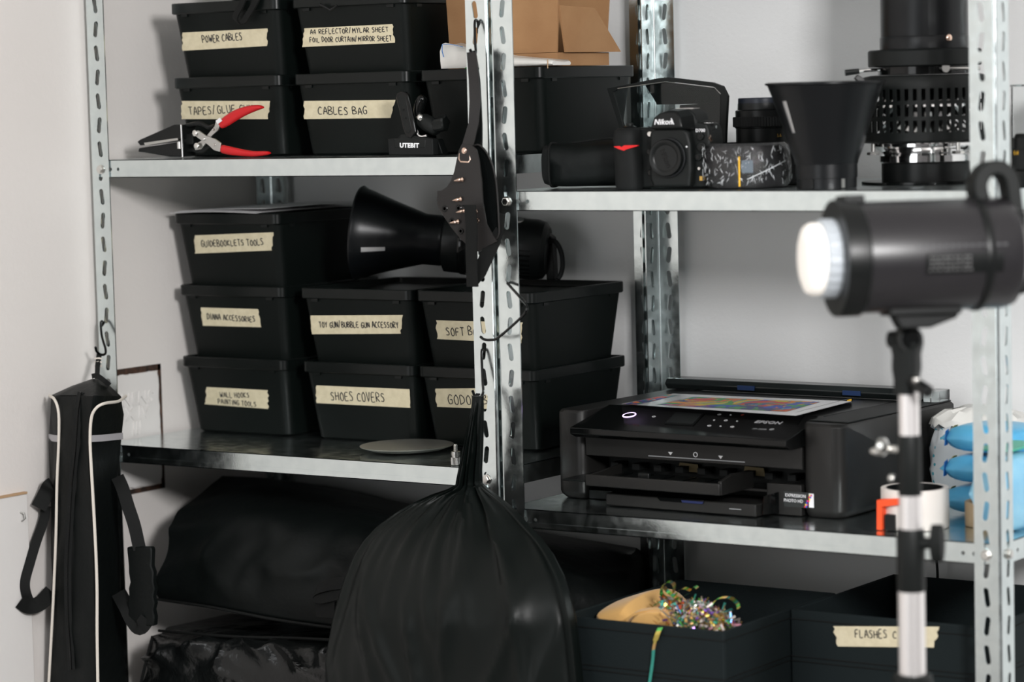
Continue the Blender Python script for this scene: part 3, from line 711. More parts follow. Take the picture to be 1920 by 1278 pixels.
rings.append([pk+(p-cen)*.12 for p in R0]); rings.append([(pk+(p-cen)*.12).lerp(p, .5)+Vector((0,0,.002)) for p in R0]); rings.append([p+Vector((0,0,.001)) for p in R0])
for k, r in enumerate(rr_):
    rg_ = lring(*lvl(*r))
    for j, p in enumerate(rg_):
        p += Vector((0, .0022*math.sin(k*2.1+j*1.3), 0)); p.x = max(p.x, XW+.003)
    rings.append(rg_)
M().loft(rings).build('bag_body', nylon, lb, smooth=50)
def on_bag(x, y, f_): return W(x, y, f_)
WB = lambda x, y, Y: W(x, y, Y-.0205)
M().tube(bz([WB(93,741,-.100), WB(103,750,-.121), WB(110,775,-.122), WB(110,830,-.122), WB(107,900,-.122), WB(105,1000,-.122), WB(101,1100,-.122), WB(97,1180,-.122), WB(92,1270,-.122), WB(87,1360,-.122)], 4), .0021, 8).build('piping', piping, lb)
M().tube(bz([WB(236,742,-.050), WB(222,752,-.088), WB(196,756,-.126), WB(180,765,-.137), WB(171,785,-.1385), WB(169,830,-.1385), WB(172,890,-.1385), WB(176,960,-.1385), WB(180,1040,-.1385), WB(182,1110,-.1385), WB(182,1180,-.1385), WB(183,1250,-.1385), WB(185,1360,-.1385)], 4), .0022, 8).build('piping', piping, lb)
zp = bz([WB(152,735,-.126), WB(147,770,-.131), WB(142,840,-.1325), WB(136,900,-.132), WB(131,980,-.131), WB(127,1060,-.130), WB(128,1150,-.130), WB(132,1215,-.130), WB(134,1255,-.130)], 8)
strap(M(), zp, .010, .0016).build('zip_tape', web, lb)
zt = M()
for i in range(0, len(zp)-1):
    for t_ in (0, .25, .5, .75):
        p = zp[i].lerp(zp[i+1], t_); zt.box(p.x-.0018, p.x+.0018, p.y-.0022, p.y-.0006, p.z-.0005, p.z+.0005)
zo = zt.build('zip_teeth', blkg, lb, smooth=False); zo['kind'] = 'stuff'
M().ribbon([WB(92,819,-.089), WB(100,821,-.106), WB(108,822,-.1195)], (0,0,.0095), .0012).build('reflective_band', greyband, lb)
M().ribbon([WB(171,822,-.1375), WB(190,821,-.113), WB(210,819,-.0855), WB(230,817,-.052)], (0,0,.0095), .0012).build('reflective_band', greyband, lb)
for k in range(3): M().ribbon([W(178,672+7*k,-.046), W(185,671+7*k,-.046), W(191,672+7*k,-.044)], (0,0,.0022), .002).build('cord_loop', piping, lb)
M().ribbon([W(186,664,-.036), W(183,685,-.05), W(182,712,-.08)], (.008,0,0), .003).build('hanging_loop', web, lb)
strap(M(), bz([W(172,705,-.090), W(182,704,-.096), W(194,712,-.096), W(206,722,-.088)]), .007, .003).build('carry_handle', web, lb)
strap(M(), bz([W(220,893,-.095), W(230,915,-.100), W(240,948,-.104), W(252,985,-.106), W(262,1030,-.106)]), .0185).build('strap', web, lb)
M().loft([[W(cx_-hw, cy_, -.106)+Vector((0,q,0)) for q in (.005, -.005)]+[W(cx_+hw, cy_, -.106)+Vector((0,q,0)) for q in (-.005, .005)] for cx_, cy_, hw in ((264,1024,22),(265,1030,23),(266,1060,21),(268,1072,23),(269,1090,21),(269,1102,24),(268,1118,22),(268,1130,25),(268,1142,22),(268,1155,25),(268,1172,24))]).build('strap_grip', nylon, lb, bev=.002)
strap(M(), bz([W(276,1160,-.110), W(262,1176,-.113), W(248,1160,-.110), W(236,1135,-.106), W(222,1110,-.098)]), .022).build('strap', web, lb)
WL = lambda x, y, d=.012: WX(x, y, XW+d)
strap(M(), bz([W(99,908,-.128), W(93,912,-.134), WL(86,925,.020), WL(72,952,.016)]), .0225).build('strap', web, lb)
strap(M(), bz([WL(86,948,.016), WL(82,975,.014), WL(68,1015,.012), WL(56,1055,.011), WL(47,1090,.011), WL(50,1115,.012), WL(62,1140,.014)], 5), .0145).build('strap', web, lb)
strap(M(), bz([WL(38,1126,.012), WL(54,1136,.014), WL(76,1130,.020), W(97,1108,-.130)], 5), .0225).build('strap', web, lb)
# --- leather harness
ha = thing('leather_harness', 'black leather harness with rose gold spikes hanging on the centre post', 'harness', W(880, 400, -.03))
def sheet(px, Yf, th, name, m_, bev=.0008):
    P_ = [W(x, y, Yf(x, y) if callable(Yf) else Yf) for x, y in px]
    return M().prism(P_, (0, th, 0)).build(name, m_, ha, bev=bev)
hy = lambda x, y: -.030
M().ribbon([W(884,98,-.031), W(889,150,-.029), W(891,190,-.029), W(888,230,-.03), W(880,262,-.032), W(874,285,-.033)], [(.013,.002,0), (.015,.002,0), (.015,.004,0), (.012,.006,0), (.017,.002,0), (.018,0,0)], .002).build('shoulder_strap', leather, ha)
M().ribbon([W(886,95,-.024), W(893,150,-.020), W(897,200,-.018), W(898,240,-.02), W(896,275,-.024)], [(.010,0,.0), (.012,0,0), (.010,0,0), (.011,0,0), (.014,0,0)], .002).build('shoulder_strap', leathin, ha)
main = [(866,270),(884,272),(893,280),(898,300),(903,340),(905,380),(912,420),(925,443),(932,452),(912,462),(898,472),(882,466),(862,446),(845,425),(830,403),(822,388),(819,375),(820,358),(828,357),(838,350),(846,338),(852,320),(856,300),(860,282)]
# curved panel: fan from centreline with depth by x
def curved(poly, yfun, th, name, m_):
    mm = M(); c = (sum(p[0] for p in poly)/len(poly), sum(p[1] for p in poly)/len(poly)); rings = []
    fr = (1.0, .75, .5, .25, .05)
    for f_ in fr: rings.append([W(c[0]+(x-c[0])*f_, c[1]+(y-c[1])*f_, yfun(c[0]+(x-c[0])*f_, c[1]+(y-c[1])*f_)) for x, y in poly])
    back = [[p+Vector((0, th, 0)) for p in r] for r in rings]
    mm.loft(rings[::-1]+back); return mm.build(name, m_, ha)
ym = lambda x, y: -.034-.012*math.cos((x-868)/55)*math.sin(max(0, min(1, (y-265)/200))*PI)
mdense = []
for i in range(len(main)):
    a, b = main[i], main[(i+1) % len(main)]
    for k in range(3): mdense.append((a[0]+(b[0]-a[0])*k/3, a[1]+(b[1]-a[1])*k/3))
curved(mdense, ym, .0022, 'front_panel', leather)
lens_ = [(888,272),(897,271),(910,283),(921,305),(929,335),(932,370),(934,410),(935,435),(929,446),(920,444),(912,430),(907,400),(905,370),(902,330),(896,295)]
curved(lens_, lambda x, y: -.026, .002, 'inner_panel', leathin)
M().tube(bz([W(888,272,-.030), W(899,272,-.030), W(912,285,-.030), W(923,308,-.030), W(930,338,-.030), W(933,372,-.030), W(935,410,-.030), W(936,436,-.030), W(930,448,-.031), W(919,446,-.032), W(910,430,-.034), W(905,400,-.035), W(904,370,-.035), W(901,330,-.034), W(894,295,-.033), W(888,275,-.031)], 3), .0012, 6).build('rolled_edge', leather, ha)
for x, y in ((868,336),(865,373),(872,395),(860,415),(894,396),(897,413)):
    p = W(x, y, ym(x, y)-.0005); d = Vector((-.55, -.8, -.12)).normalized()
    M().lathe([(.0030, 0), (.0033, .001), (.0026, .002), (.0018, .0035), (.0026, .0040), (.0028, .005), (.0022, .007), (.0012, .0105), (.0003, .013)], p, d, 12).build('spike', rose, ha)
for x, y in ((834,391),(860,390),(848,414),(864,433)):
    p = W(x, y, ym(x, y)-.0004); M().lathe([(.0021, 0), (.0021, .0008), (.0040, .0008), (.0045, .0003), (.0042, 0)], p, (0,-1,0), 16).build('eyelet', blkg, ha)
M().lathe([(.0045, 0), (.0045, .001), (.003, .0022), (.0005, .0026)], W(871, 283, -.0365), (0,-1,0), 18).build('stud', rose, ha)
M().tube([W(862,288,-.037), W(861,298,-.039), W(864,303,-.040), W(879,304,-.040), W(882,299,-.039), W(881,289,-.037)], .0012, 8).build('buckle_ring', rose, ha)
M().ribbon([W(876,386,-.058), W(881,384,-.060), W(884,420,-.058), W(884,470,-.05), W(886,537,-.045)], [(.018,0,0)]*5, .002).build('hanging_strap', web, ha)
M().ribbon([W(941,400,-.02), W(939,425,-.024), W(928,450,-.030), W(915,475,-.034), W(900,508,-.038), W(888,525,-.041)], [(.008,0,-.003), (.010,0,-.004), (.016,0,-.008), (.018,0,-.010), (.016,0,-.012), (.012,0,-.012)], .002).build('hanging_strap', web, ha)
# --- large cloth sack
sk = thing('cloth_sack', 'large black drawstring cloth sack hanging in front of the centre post', 'sack', W(870, 1100, -.09))
Lo = [(742,886,906),(760,886,907),(800,880,907),(840,873,906),(880,868,904),(905,864,905),(915,845,915),(925,815,928),(940,782,948),(960,748,970),(985,715,992),(1010,692,1015),(1040,672,1036),(1080,655,1056),(1120,643,1068),(1160,633,1078),(1200,627,1084),(1240,623,1088),(1285,621,1092),(1350,625,1092),(1420,640,1080),(1480,670,1050),(1520,720,1000),(1535,780,940)]
mm = M(); NS = 160; loops = []; Lo2 = []
for (q0_, q1_) in zip(Lo, Lo[1:]):
    for k in range(4): Lo2.append(tuple(a_+(b_-a_)*k/4 for a_, b_ in zip(q0_, q1_)))
Lo2.append(Lo[-1]); rndk = [random.uniform(0, 6.28) for _ in range(6)]
for i, (y, a, b) in enumerate(Lo2):
    t_ = min(1, max(0, (y-905)/260)); ts_ = math.sin(t_*PI/2); bul = .006+.050*ts_ if y < 1350 else .056*(1535+20-y)/205
    cxm = .5*(a+b); c_ = W(cxm, y, -.048-.112*ts_); Lp = W(a, y, c_.y); Rp = W(b, y, c_.y); hw = (Rp.x-Lp.x)/2; cx_ = (Rp.x+Lp.x)/2; cz_ = (Lp.z+Rp.z)/2; sl_ = (Rp.z-Lp.z)/2
    lp = []
    for j in range(NS):
        an = 2*PI*j/NS; s_ = math.cos(an); q = math.sin(an); fold = 0
        if q < 0 and y > 745:
            kf = math.exp(-max(0, (y-930))/170)*min(1, (y-745)/150); aq = abs(q)**.5
            u1 = s_*3.4; w1 = mnoise.noise(Vector((u1*.9, y*.004, 3)))
            f1 = 1-abs(mnoise.noise(Vector((u1*1.5+w1, y*.0016, 8))))*2.2; f2 = mnoise.noise(Vector((u1*3.1+w1, y*.003, 1)))
            fold = -(.017*kf*f1+.008*kf*f2)*aq
            g1 = 1-abs(mnoise.noise(Vector((u1*.9-(y-900)*.0045*(1 if s_ < .1 else -1), y*.0015, 11))))*2
            fold += -.0095*t_*(g1**3 if g1 > 0 else 0)*aq
            if .45 < s_ < .95: fold += -.010*min(1, max(0, (y-930)/120))*math.exp(-((s_-.70)/.05)**2)
        lp.append((cx_+hw*s_, c_.y+(bul*(1 if q < 0 else .55))*math.copysign(abs(q)**.8, q)+fold, cz_+sl_*s_))
    loops.append(lp)
mm.loft(loops).build('sack_body', clothm, sk, smooth=80)
ed = [(y, b) for y, a, b in Lo if 910 < y < 1360]
M().tube(bz([W(b-13, y, -.048-.112*math.sin(PI/2*min(1, (y-905)/260))-.034*min(1, (y-905)/260)**.5) for y, b in ed], 4), .0014, 6).build('seam_piping', clothm, sk)
M().ribbon(bz([W(897,738,-.030), W(890,748,-.036), W(886,790,-.044), W(884,860,-.05), W(886,905,-.052)]), (.006,0,0), .002).build('drawstring', web, sk)
M().tube(bz([W(866,908,-.052), W(876,912,-.060), W(890,913,-.060), W(905,908,-.052)]), .0016, 6).build('neck_tie', web, sk)
# ================================================================ BAGS UNDER THE LEFT SHELF
bb = thing('equipment_bag', 'large black padded equipment bag lying under the lower left shelf', 'bag', (-.4, .2, .9))
def interp(pl, x):
    for (x0, y0_), (x1, y1_) in zip(pl, pl[1:]):
        if x0 <= x <= x1: return y0_+(y1_-y0_)*(x-x0)/(x1-x0)
    return pl[0][1] if x < pl[0][0] else pl[-1][1]
hem = W(292,1118,.0), 
st_x = [0, .03, .08, .16, .26, .38, .50, .64, .80, .92, 1.0]
def Lx(p, q, u_): return p+(q-p)*u_
rows = []
# each row: list of px controls with depth
def row(pts, n=28):
    P_ = bz([W(*p) for p in pts], 8); out = []
    for k in range(n):
        t_ = k/(n-1)*(len(P_)-1); i = min(int(t_), len(P_)-2); out.append(P_[i].lerp(P_[i+1], t_-i))
    return out
r0 = row([(298,1122,.004),(400,1137,.0),(520,1160,.0),(640,1176,.004),(730,1182,.02),(860,1270,.07),(1000,1290,.11),(1170,1290,.22)])
r1 = row([(292,1100,.0),(400,1095,-.006),(520,1110,-.008),(640,1125,.0),(800,1140,.03),(1000,1160,.10),(1160,1180,.20)])
r2 = row([(306,1035,.012),(400,1025,.0),(520,1035,.0),(640,1060,.01),(800,1080,.04),(1010,1100,.11),(1175,1120,.22)])
r3 = row([(329,966,.05),(420,960,.035),(520,970,.035),(640,990,.05),(800,1010,.08),(1015,1050,.15),(1182,1075,.26)])
r4 = row([(372,925,.14),(460,920,.12),(560,935,.12),(660,950,.13),(800,975,.17),(1010,1010,.22),(1188,1040,.31)])
r5 = row([(415,891,.235),(500,896,.26),(580,908,.27),(660,925,.28),(780,945,.30),(990,992,.33),(1192,1026,.37)])
r6 = [p+Vector((0, .03, -.02)) if p.y+.03 < .40 else Vector((p.x, .405, p.z-.02)) for p in r5]
r7 = [Vector((p.x, p.y, r0[i].z)) for i, p in enumerate(r6)]
for p in r0+r1+r2+r3+r4+r5+r6+r7: p.x = max(p.x, XW+.006)
gr = cloth_grid([r0, r1, r2, r3, r4, r5], 3, 8, .017, (9, 9, 7), .6, 2.0)
back = [[Vector((p.x, min(.405, p.y+.03), p.z-.015)) for p in gr[-1]], [Vector((p.x, .405, p.z-.03)) for p in gr[-1]], [Vector((p.x, .405, gr[0][k].z)) for k, p in enumerate(gr[-1])]]
under = [[Vector((p.x, p.y+.055, p.z-.012)) for p in gr[0]]]
back[-1] = [Vector((p.x, .405, q.z-.012)) for p, q in zip(gr[-1], gr[0])]
M().loft([list(c) for c in zip(*(under+gr+back))]).build('bag_body', nylon, bb, smooth=70)
r0 = gr[0][::3]
M().tube([p+Vector((0,-.004,0)) for p in r0[:22]], .0022, 6).build('seam_piping', web, bb)
M().ribbon(bz([W(655,1092,-.002), W(625,1095,-.010), W(600,1102,-.018), W(592,1112,-.022), W(604,1120,-.022), W(640,1112,-.012), W(668,1100,-.004)], 5), [(0,.012,.016)]*31, .003).build('webbing_handle', web, bb)
M().prism([W(x, y, -.020) for x, y in ((588,1115),(627,1120),(627,1160),(592,1157))], (0, .006, 0)).build('webbing_tab', web, bb, bev=.001)
gb = thing('shiny_bag', 'shiny black nylon bag with creases at the bottom left', 'bag', (-.45, .1, .8))
a0 = row([(262,1290,-.02),(340,1290,-.03),(450,1290,-.03),(560,1290,-.03),(680,1290,-.02)])
a1 = row([(272,1240,-.015),(350,1240,-.034),(450,1245,-.036),(560,1245,-.034),(680,1250,-.02)])
a2 = row([(286,1196,-.008),(360,1205,-.024),(460,1212,-.026),(560,1215,-.024),(680,1220,-.012)])
a3 = row([(300,1176,.004),(370,1182,-.004),(460,1188,-.004),(560,1190,-.004),(680,1196,.0)])
a4 = row([(318,1166,.04),(390,1172,.03),(470,1178,.03),(570,1180,.03),(690,1188,.04)])
a5 = [Vector((p.x, .30, p.z-.012)) for p in a4]
a6 = [Vector((p.x, .30, .742)) for p in a0]; a7 = [Vector((p.x, -.0+.004, .742)) for p in a0]
for p in a3+a4: p.z -= .007
for p in a0+a1+a2+a3+a4+a5+a6+a7: p.x = max(p.x, XW+.006)
gr = cloth_grid([a0, a1, a2, a3, a4], 4, 10, .026, (11, 11, 16), .7, 7.0)
M().loft([list(c) for c in zip(*([[Vector((p.x, .18, .742)) for p in gr[0]], [Vector((p.x, .002, .742)) for p in gr[0]]]+gr+[[Vector((p.x, .10, p.z-.002)) for p in gr[-1]], [Vector((p.x, .18, p.z-.004)) for p in gr[-1]]]))]).build('bag_body', nylong, gb, smooth=70)
M().tube([p+Vector((0,-.003,.003)) for p in a3], .0022, 6).build('zip_edge', web, gb)
M().tube([W(286,1192,-.014), W(275,1235,-.022), W(262,1290,-.026)], .0022, 6).build('seam_piping', web, gb)
# ----------------------------------------------------------------
# ================================================================ RIGHT UNIT, UPPER SHELF
TZ = Z3+EPS
# --- soft pouch
po = WZ(1085, 352, TZ)
pc_ = thing('zip_pouch', 'small black mesh ended soft pouch lying at left end of the camera shelf', 'pouch', po)
u_ = Vector((.93, .36, 0)).normalized(); v_ = Vector((-u_.y, u_.x, 0))
mm = M(); loops = []
pl0 = W(1017, 330, .085); 
for k, (s_, hw, hh, dz) in enumerate(((0, .018, .018, .010), (.004, .030, .026, .004), (.014, .036, .0285, .001), (.035, .039, .0285, 0), (.055, .039, .029, 0), (.085, .040, .031, 0), (.115, .040, .031, 0), (.135, .036, .028, 0), (.142, .024, .018, .006))):
    c = Vector((pl0.x, pl0.y, TZ))+u_*(s_+.003)+Vector((0, 0, hh+dz))
    lp = []
    for j in range(24):
        a = 2*PI*j/24; ca_ = math.copysign(abs(math.cos(a))**.55, math.cos(a)); sa_ = math.copysign(abs(math.sin(a))**.55, math.sin(a))
        wob = 1+.04*math.sin(3*a+k)
        lp.append(c+v_*hw*ca_*wob+Vector((0, 0, hh*sa_*(wob if sa_ > 0 else 1))))
    loops.append(lp)
for lp in loops:
    for p in lp: p.z = max(p.z, TZ)
M().loft(loops[2:]).build('pouch_body', nylon, pc_, smooth=80)
M().loft(loops[:3]).build('mesh_end', rub, pc_, smooth=80)
def ringpts(lp, g): c = sum(lp, Vector())/len(lp); r = [c+(p-c)*g for p in lp]; return r+[r[0]]
M().tube(ringpts(loops[2], 1.02), .0016, 6).build('seam_piping', web, pc_)
M().tube([loops[3][5]+Vector((0,0,.001)), loops[5][5]+Vector((0,0,.0015)), loops[7][5]+Vector((0,0,.001))], .0015, 6).build('zip', web, pc_)
rest(pc_, TZ+.0002)
# --- DSLR body
cmx = WZ(1247, 354, TZ)
cm = thing('digital_camera', 'black digital SLR camera body with a lens mount cap and red grip accent', 'camera', cmx+Vector((-.0035, .018, 0)))
K = .0001345; ROTA = math.radians(4)
def cx(c): return (c-640)*K*1.13 if c <= 890 else 250*K*1.13+(c-890)*K*.80
_o = Matrix.Rotation(ROTA, 3, 'Z') @ Vector((cx(672), -.030, 0)); cmy = cmx.y+.030
cm.location = (W(1253, 297, cmy+_o.y).x-_o.x, cmy, TZ); bpy.context.view_layer.update()
ROTC = Matrix.Translation(wloc(cm)) @ Matrix.Rotation(ROTA, 4, 'Z')
def cz(c): return (1190-c)*K
def cpoly(pts, y): return [(cx(a), y, cz(b)) for a, b in pts]
def cbuild(mm, name, m_, **k): return mm.xf(ROTC).build(name, m_, cm, **k)
cbuild(M().prism(cpoly([(185,610),(300,600),(430,602),(520,605),(560,500),(600,450),(690,425),(830,432),(880,480),(905,560),(1035,570),(1070,640),(1080,760),(1060,1000),(1050,1180),(190,1186),(180,900)], -.016), (0, .040, 0)), 'body', blkm, bev=.003, seg=3)
lp = []
for z_, rx, ry, yo in ((0, .0165, .015, 0), (.004, .0178, .0165, 0), (.03, .0175, .0170, -.001), (.055, .0170, .0175, -.003), (.066, .0172, .0180, -.004), (.076, .0165, .016, -.003), (.0795, .013, .011, -.001)):
    lp.append([(cx(268)+rx*math.copysign(abs(math.cos(2*PI*j/24))**.8, math.cos(2*PI*j/24)), -.022+yo+ry*math.copysign(abs(math.sin(2*PI*j/24))**.8, math.sin(2*PI*j/24)), z_) for j in range(24)])
cbuild(M().loft(lp), 'grip', rub, smooth=60)
cbuild(M().prism(cpoly([(495,640),(560,600),(800,600),(860,650),(885,760),(888,1000),(870,1175),(520,1178),(490,1100),(482,850)], -.030), (0, .016, 0)), 'mount_housing', blkm, bev=.004, seg=3)
# prism hump, wedge towards the front
fr_ = cpoly([(540,610),(572,505),(612,462),(700,440),(770,450),(815,505),(840,610)], -.040)
bk_ = cpoly([(525,640),(560,500),(600,450),(690,420),(820,428),(880,490),(905,640)], -.012)
fr_[2:5] = [(a, -.034, c) for a, b, c in fr_[2:5]]
cbuild(M().loft([fr_, bk_]), 'viewfinder_hump', blk, bev=.003, seg=3)
C0 = Vector((cx(672), -.030, cz(890)))
def ln(prof, c, n=48): return M().lathe(prof, c, (0,-1,0), n)
cbuild(ln([(.0262, -.001), (.0262, .003), (.0245, .0035)], C0), 'lens_mount', blkmetal)
lo = []
for r_, h_ in ((.0238, .003), (.0240, .0042), (.0240, .0085), (.0230, .0098)):
    lo.append([(C0.x+(r_-(.0007 if j % 2 and h_ > .0035 and h_ < .009 else 0))*math.cos(2*PI*j/96), C0.y-h_, C0.z+(r_-(.0007 if j % 2 and h_ > .0035 and h_ < .009 else 0))*math.sin(2*PI*j/96)) for j in range(96)])
capo = cbuild(M().loft(lo+[[(C0.x+r_*math.cos(2*PI*j/96), C0.y-h_, C0.z+r_*math.sin(2*PI*j/96)) for j in range(96)] for r_, h_ in ((.0205, .0100), (.0165, .0078), (.0163, .0076), (.0002, .0076))]), 'mount_cap', blk)
R3 = ROTC.to_3x3()
btext('embossed_lettering', 'Nikon', ROTC @ Vector((C0.x, C0.y-.0077, C0.z-.001)), R3 @ Vector((.45, 0, -1)), R3 @ Vector((1, 0, .45)), .0095, blkg, capo, bold=.0003, ext=.0004)
btext('lettering', 'Nikon', ROTC @ Vector((cx(668), -.0412, cz(548))), R3 @ Vector((1, 0, 0)), R3 @ Vector((0, .03, 1)), .0098, printw, cm, shear=.22, bold=.00018, ext=.0006)
cbuild(M().prism(cpoly([(742,514),(750,514),(772,572),(764,572)], -.0418), (0, .001, 0)), 'logo_slash', printw)
btext('lettering', 'D700', ROTC @ Vector((cx(958), -.0170, cz(638))), R3 @ Vector((1, 0, 0)), R3 @ Vector((0, 0, 1)), .0058, printw, cm, bold=.0001)
cbuild(M().prism(cpoly([(190,774),(300,764),(425,764),(420,774),(318,802),(290,816),(240,800)], -.0425), (0, .004, 0)), 'red_accent', mat('red_enamel', (.7, .01, .012), .3))
cbuild(M().prism(cpoly([(205,735),(320,735),(325,748),(315,758),(210,758)], -.0405), (0, .006, 0)), 'command_dial', rub)
def cyl_(c, r, h, name, m_, y0_=-.030, n=20, parent=None):
    return cbuild(ln([(r, 0), (r, h*.8), (r*.85, h)], Vector((cx(c[0]), y0_, cz(c[1]))), n), name, m_)
cyl_((465,662), .0036, .003, 'assist_lamp', zinc, -.018)
cyl_((448,835), .0038, .0022, 'button', blkg, -.016); cyl_((452,1035), .0038, .0022, 'button', blkg, -.016)
for c, r in (((962,696), .0048), ((972,792), .0062), ((932,888), .0052)):
    cyl_(c, r, .004, 'terminal_cap', blkm, -.016); cyl_(c, r*.55, .0046, 'terminal_inset', blkg, -.016)
cyl_((852,788), .0012, .0012, 'mount_index_dot', printw, -.0305, 12)
cyl_((940,1000), .0022, .0035, 'release_button', zinc, -.016)
gb_ = cbuild(M().prism(cpoly([(936,1074),(976,1074),(976,1116),(936,1116)], -.0172), (0, .002, 0)), 'gold_badge', goldm)
cbuild(M().lathe([(.0098, 0), (.0100, .001), (.0100, .005), (.0085, .0058), (.0001, .0060)], Vector((cx(965), -.002, cz(600))), (0,0,1), 40), 'mode_dial', rub)
cbuild(M().lathe([(.0102, 0), (.0104, .0006), (.0102, .0012)], Vector((cx(965), -.002, cz(600)+.0035)), (0,0,1), 40), 'dial_ring', chrome)
cbuild(M().lathe([(.0085, 0), (.0088, .003), (.006, .0045)], Vector((cx(275), -.020, cz(612))), (0,0,1), 30), 'power_switch', blkg)
cbuild(M().lathe([(.0045, 0), (.0045, .0035), (.003, .0042)], Vector((cx(275), -.020, cz(612)+.004)), (0,0,1), 20), 'shutter_button', blkm)
for q in (205, 1085): cbuild(M().tube([(cx(q)-.003, -.004, cz(650)), (cx(q)-.004*(1 if q < 500 else -1), -.007, cz(615)), (cx(q)+.003, -.004, cz(600)), (cx(q)+.004*(1 if q < 500 else -1), -.001, cz(640))], .0011, 8), 'strap_lug', chrome)
cbuild(M().tube([(cx(1060), -.012, cz(690)), (cx(1078), -.016, cz(710)), (cx(1085), -.013, cz(738))], .0022, 8), 'strap_buckle', rose)
cbuild(M().box(cx(670), cx(835), -.004, .014, cz(430), cz(420)), 'hot_shoe', zinc)
cbuild(M().box(cx(420), cx(485), -.010, .012, cz(604), cz(596)), 'top_display', screenm)
# --- black hood with clear window behind the camera
YH = .185
hd = thing('viewing_hood', 'folded black monitor hood with a see-through window behind the camera', 'hood', W(1250, 300, YH+.01))
def H_(pts, y=YH): return [W(a, b, y) for a, b in pts]
zb_ = TZ
outer = [(1138,166),(1247,144),(1348,156),(1364,170),(1360,250),(1357,330),(1178,330),(1163,243)]
inner = [(1149,172),(1158,165),(1247,152),(1340,163),(1352,174),(1350,250),(1347,322),(1186,322),(1170,243)]
def frame(mm, o_, i_, th):
    o_ = bzl(o_, 36); i_ = bzl(i_, 36); n = 36
    vs = o_+i_+[p+th for p in o_]+[p+th for p in i_]; fs = []
    for j in range(n):
        k = (j+1) % n; fs += [(j, k, n+k, n+j), (2*n+j, 3*n+j, 3*n+k, 2*n+k), (j, 2*n+j, 2*n+k, k), (n+j, n+k, 3*n+k, 3*n+j)]
    return mm.add(vs, fs)
def bzl(pts, n):
    pts = [Vector(p) for p in pts]; L_ = [0]
    for i in range(len(pts)): L_.append(L_[-1]+(pts[(i+1) % len(pts)]-pts[i]).length)
    out = []
    for k in range(n):
        t_ = L_[-1]*k/n
        for i in range(len(pts)):
            if L_[i] <= t_ < L_[i+1]: out.append(pts[i].lerp(pts[(i+1) % len(pts)], (t_-L_[i])/(L_[i+1]-L_[i]))); break
    return out
o1 = H_(outer); o1[5].z = o1[6].z = zb_+.0003
frame(M(), o1, H_(inner), Vector((0, .006, 0))).build('window_frame', blkm, hd, smooth=30)
M().prism(H_([(1150,172),(1158,166),(1247,153),(1340,164),(1351,175),(1349,250),(1346,322),(1187,322),(1171,243)], YH+.0025), (0, .0012, 0)).build('window_pane', glassm, hd, smooth=False)
M().prism(H_([(1210,160),(1247,154),(1344,164),(1352,176),(1352,194),(1232,196),(1226,185)], YH+.009), (0, .002, 0)).build('inner_flap', blk, hd)
M().prism(H_([(1275,197),(1351,192),(1349,318),(1262,318)], YH+.013), (0, .002, 0)).build('inner_flap', blk, hd)
M().tube(H_([(1158,166),(1247,153.5),(1340,164.5),(1351,176)], YH-.0008), .0007, 6).build('edge_bead', steel, hd)
# --- cling-wrapped round lens
wc = WZ(1402, 354, TZ); wc.y += .055; wc.x -= .0315
wr = thing('wrapped_lens', 'squat round item wrapped in shiny cling film with a yellow stripe', 'wrapped lens', wc)
M().lathe([(.048, .001), (.052, .006), (.0535, .020), (.052, .048), (.048, .0535), (.040, .0545), (.036, .052), (.0001, .052)], wc, (0,0,1), 40).build('inner_drum', mat('dark_drum', (.03, .03, .032), .4), wr)
rng = random.Random(5); lo = []
hs = [.0006, .004, .012, .022, .033, .044, .0525, .0575]; rb_ = [.050, .0538, .0563, .0570, .0566, .0553, .0530, .048]
for h_, r_ in zip(hs, rb_):
    lo.append([(wc.x+(r_+rng.uniform(0, .0011))*math.cos(2*PI*j/64), wc.y+(r_+rng.uniform(0, .0011))*math.sin(2*PI*j/64), wc.z+h_) for j in range(64)])
M().loft(lo, True, False).build('cling_film', wrapm, wr, smooth=25)
# creases of film: thin white ridges that paint in its sparkle
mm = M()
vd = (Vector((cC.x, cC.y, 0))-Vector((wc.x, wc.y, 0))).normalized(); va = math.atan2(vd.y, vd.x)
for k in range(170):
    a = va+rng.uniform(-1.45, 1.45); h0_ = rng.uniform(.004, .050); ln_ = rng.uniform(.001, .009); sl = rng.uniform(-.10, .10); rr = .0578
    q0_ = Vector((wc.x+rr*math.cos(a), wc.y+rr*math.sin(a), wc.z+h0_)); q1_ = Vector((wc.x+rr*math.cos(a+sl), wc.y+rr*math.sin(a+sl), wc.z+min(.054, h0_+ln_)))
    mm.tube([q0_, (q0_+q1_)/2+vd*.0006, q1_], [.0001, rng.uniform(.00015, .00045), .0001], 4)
co = mm.build('film_crease_glints', mat('film_glint_white', (.75, .78, .80), .2), wr, smooth=False); co['kind'] = 'stuff'
M().tube(bz([wc+vd*.0582+Vector((-.0,0,.012)), wc+Vector((math.cos(va+.5), math.sin(va+.5), 0))*.0583+Vector((0,0,.024)), wc+Vector((math.cos(va+1.0), math.sin(va+1.0), 0))*.0583+Vector((0,0,.034))]), .0005, 5).build('film_seam', mat('film_glint_white', (.75, .78, .80), .2), wr)
ya_ = va-.17
def ydrum(a, r_, z_): return Vector((wc.x+r_*math.cos(a), wc.y+r_*math.sin(a), wc.z+z_))
M().loft([[ydrum(ya_-.018, .0581, z_), ydrum(ya_+.018, .0581, z_), ydrum(ya_+.018, .0588, z_), ydrum(ya_-.018, .0588, z_)] for z_ in (.003, .0285, .041)]).build('yellow_stripe', yellow, wr)
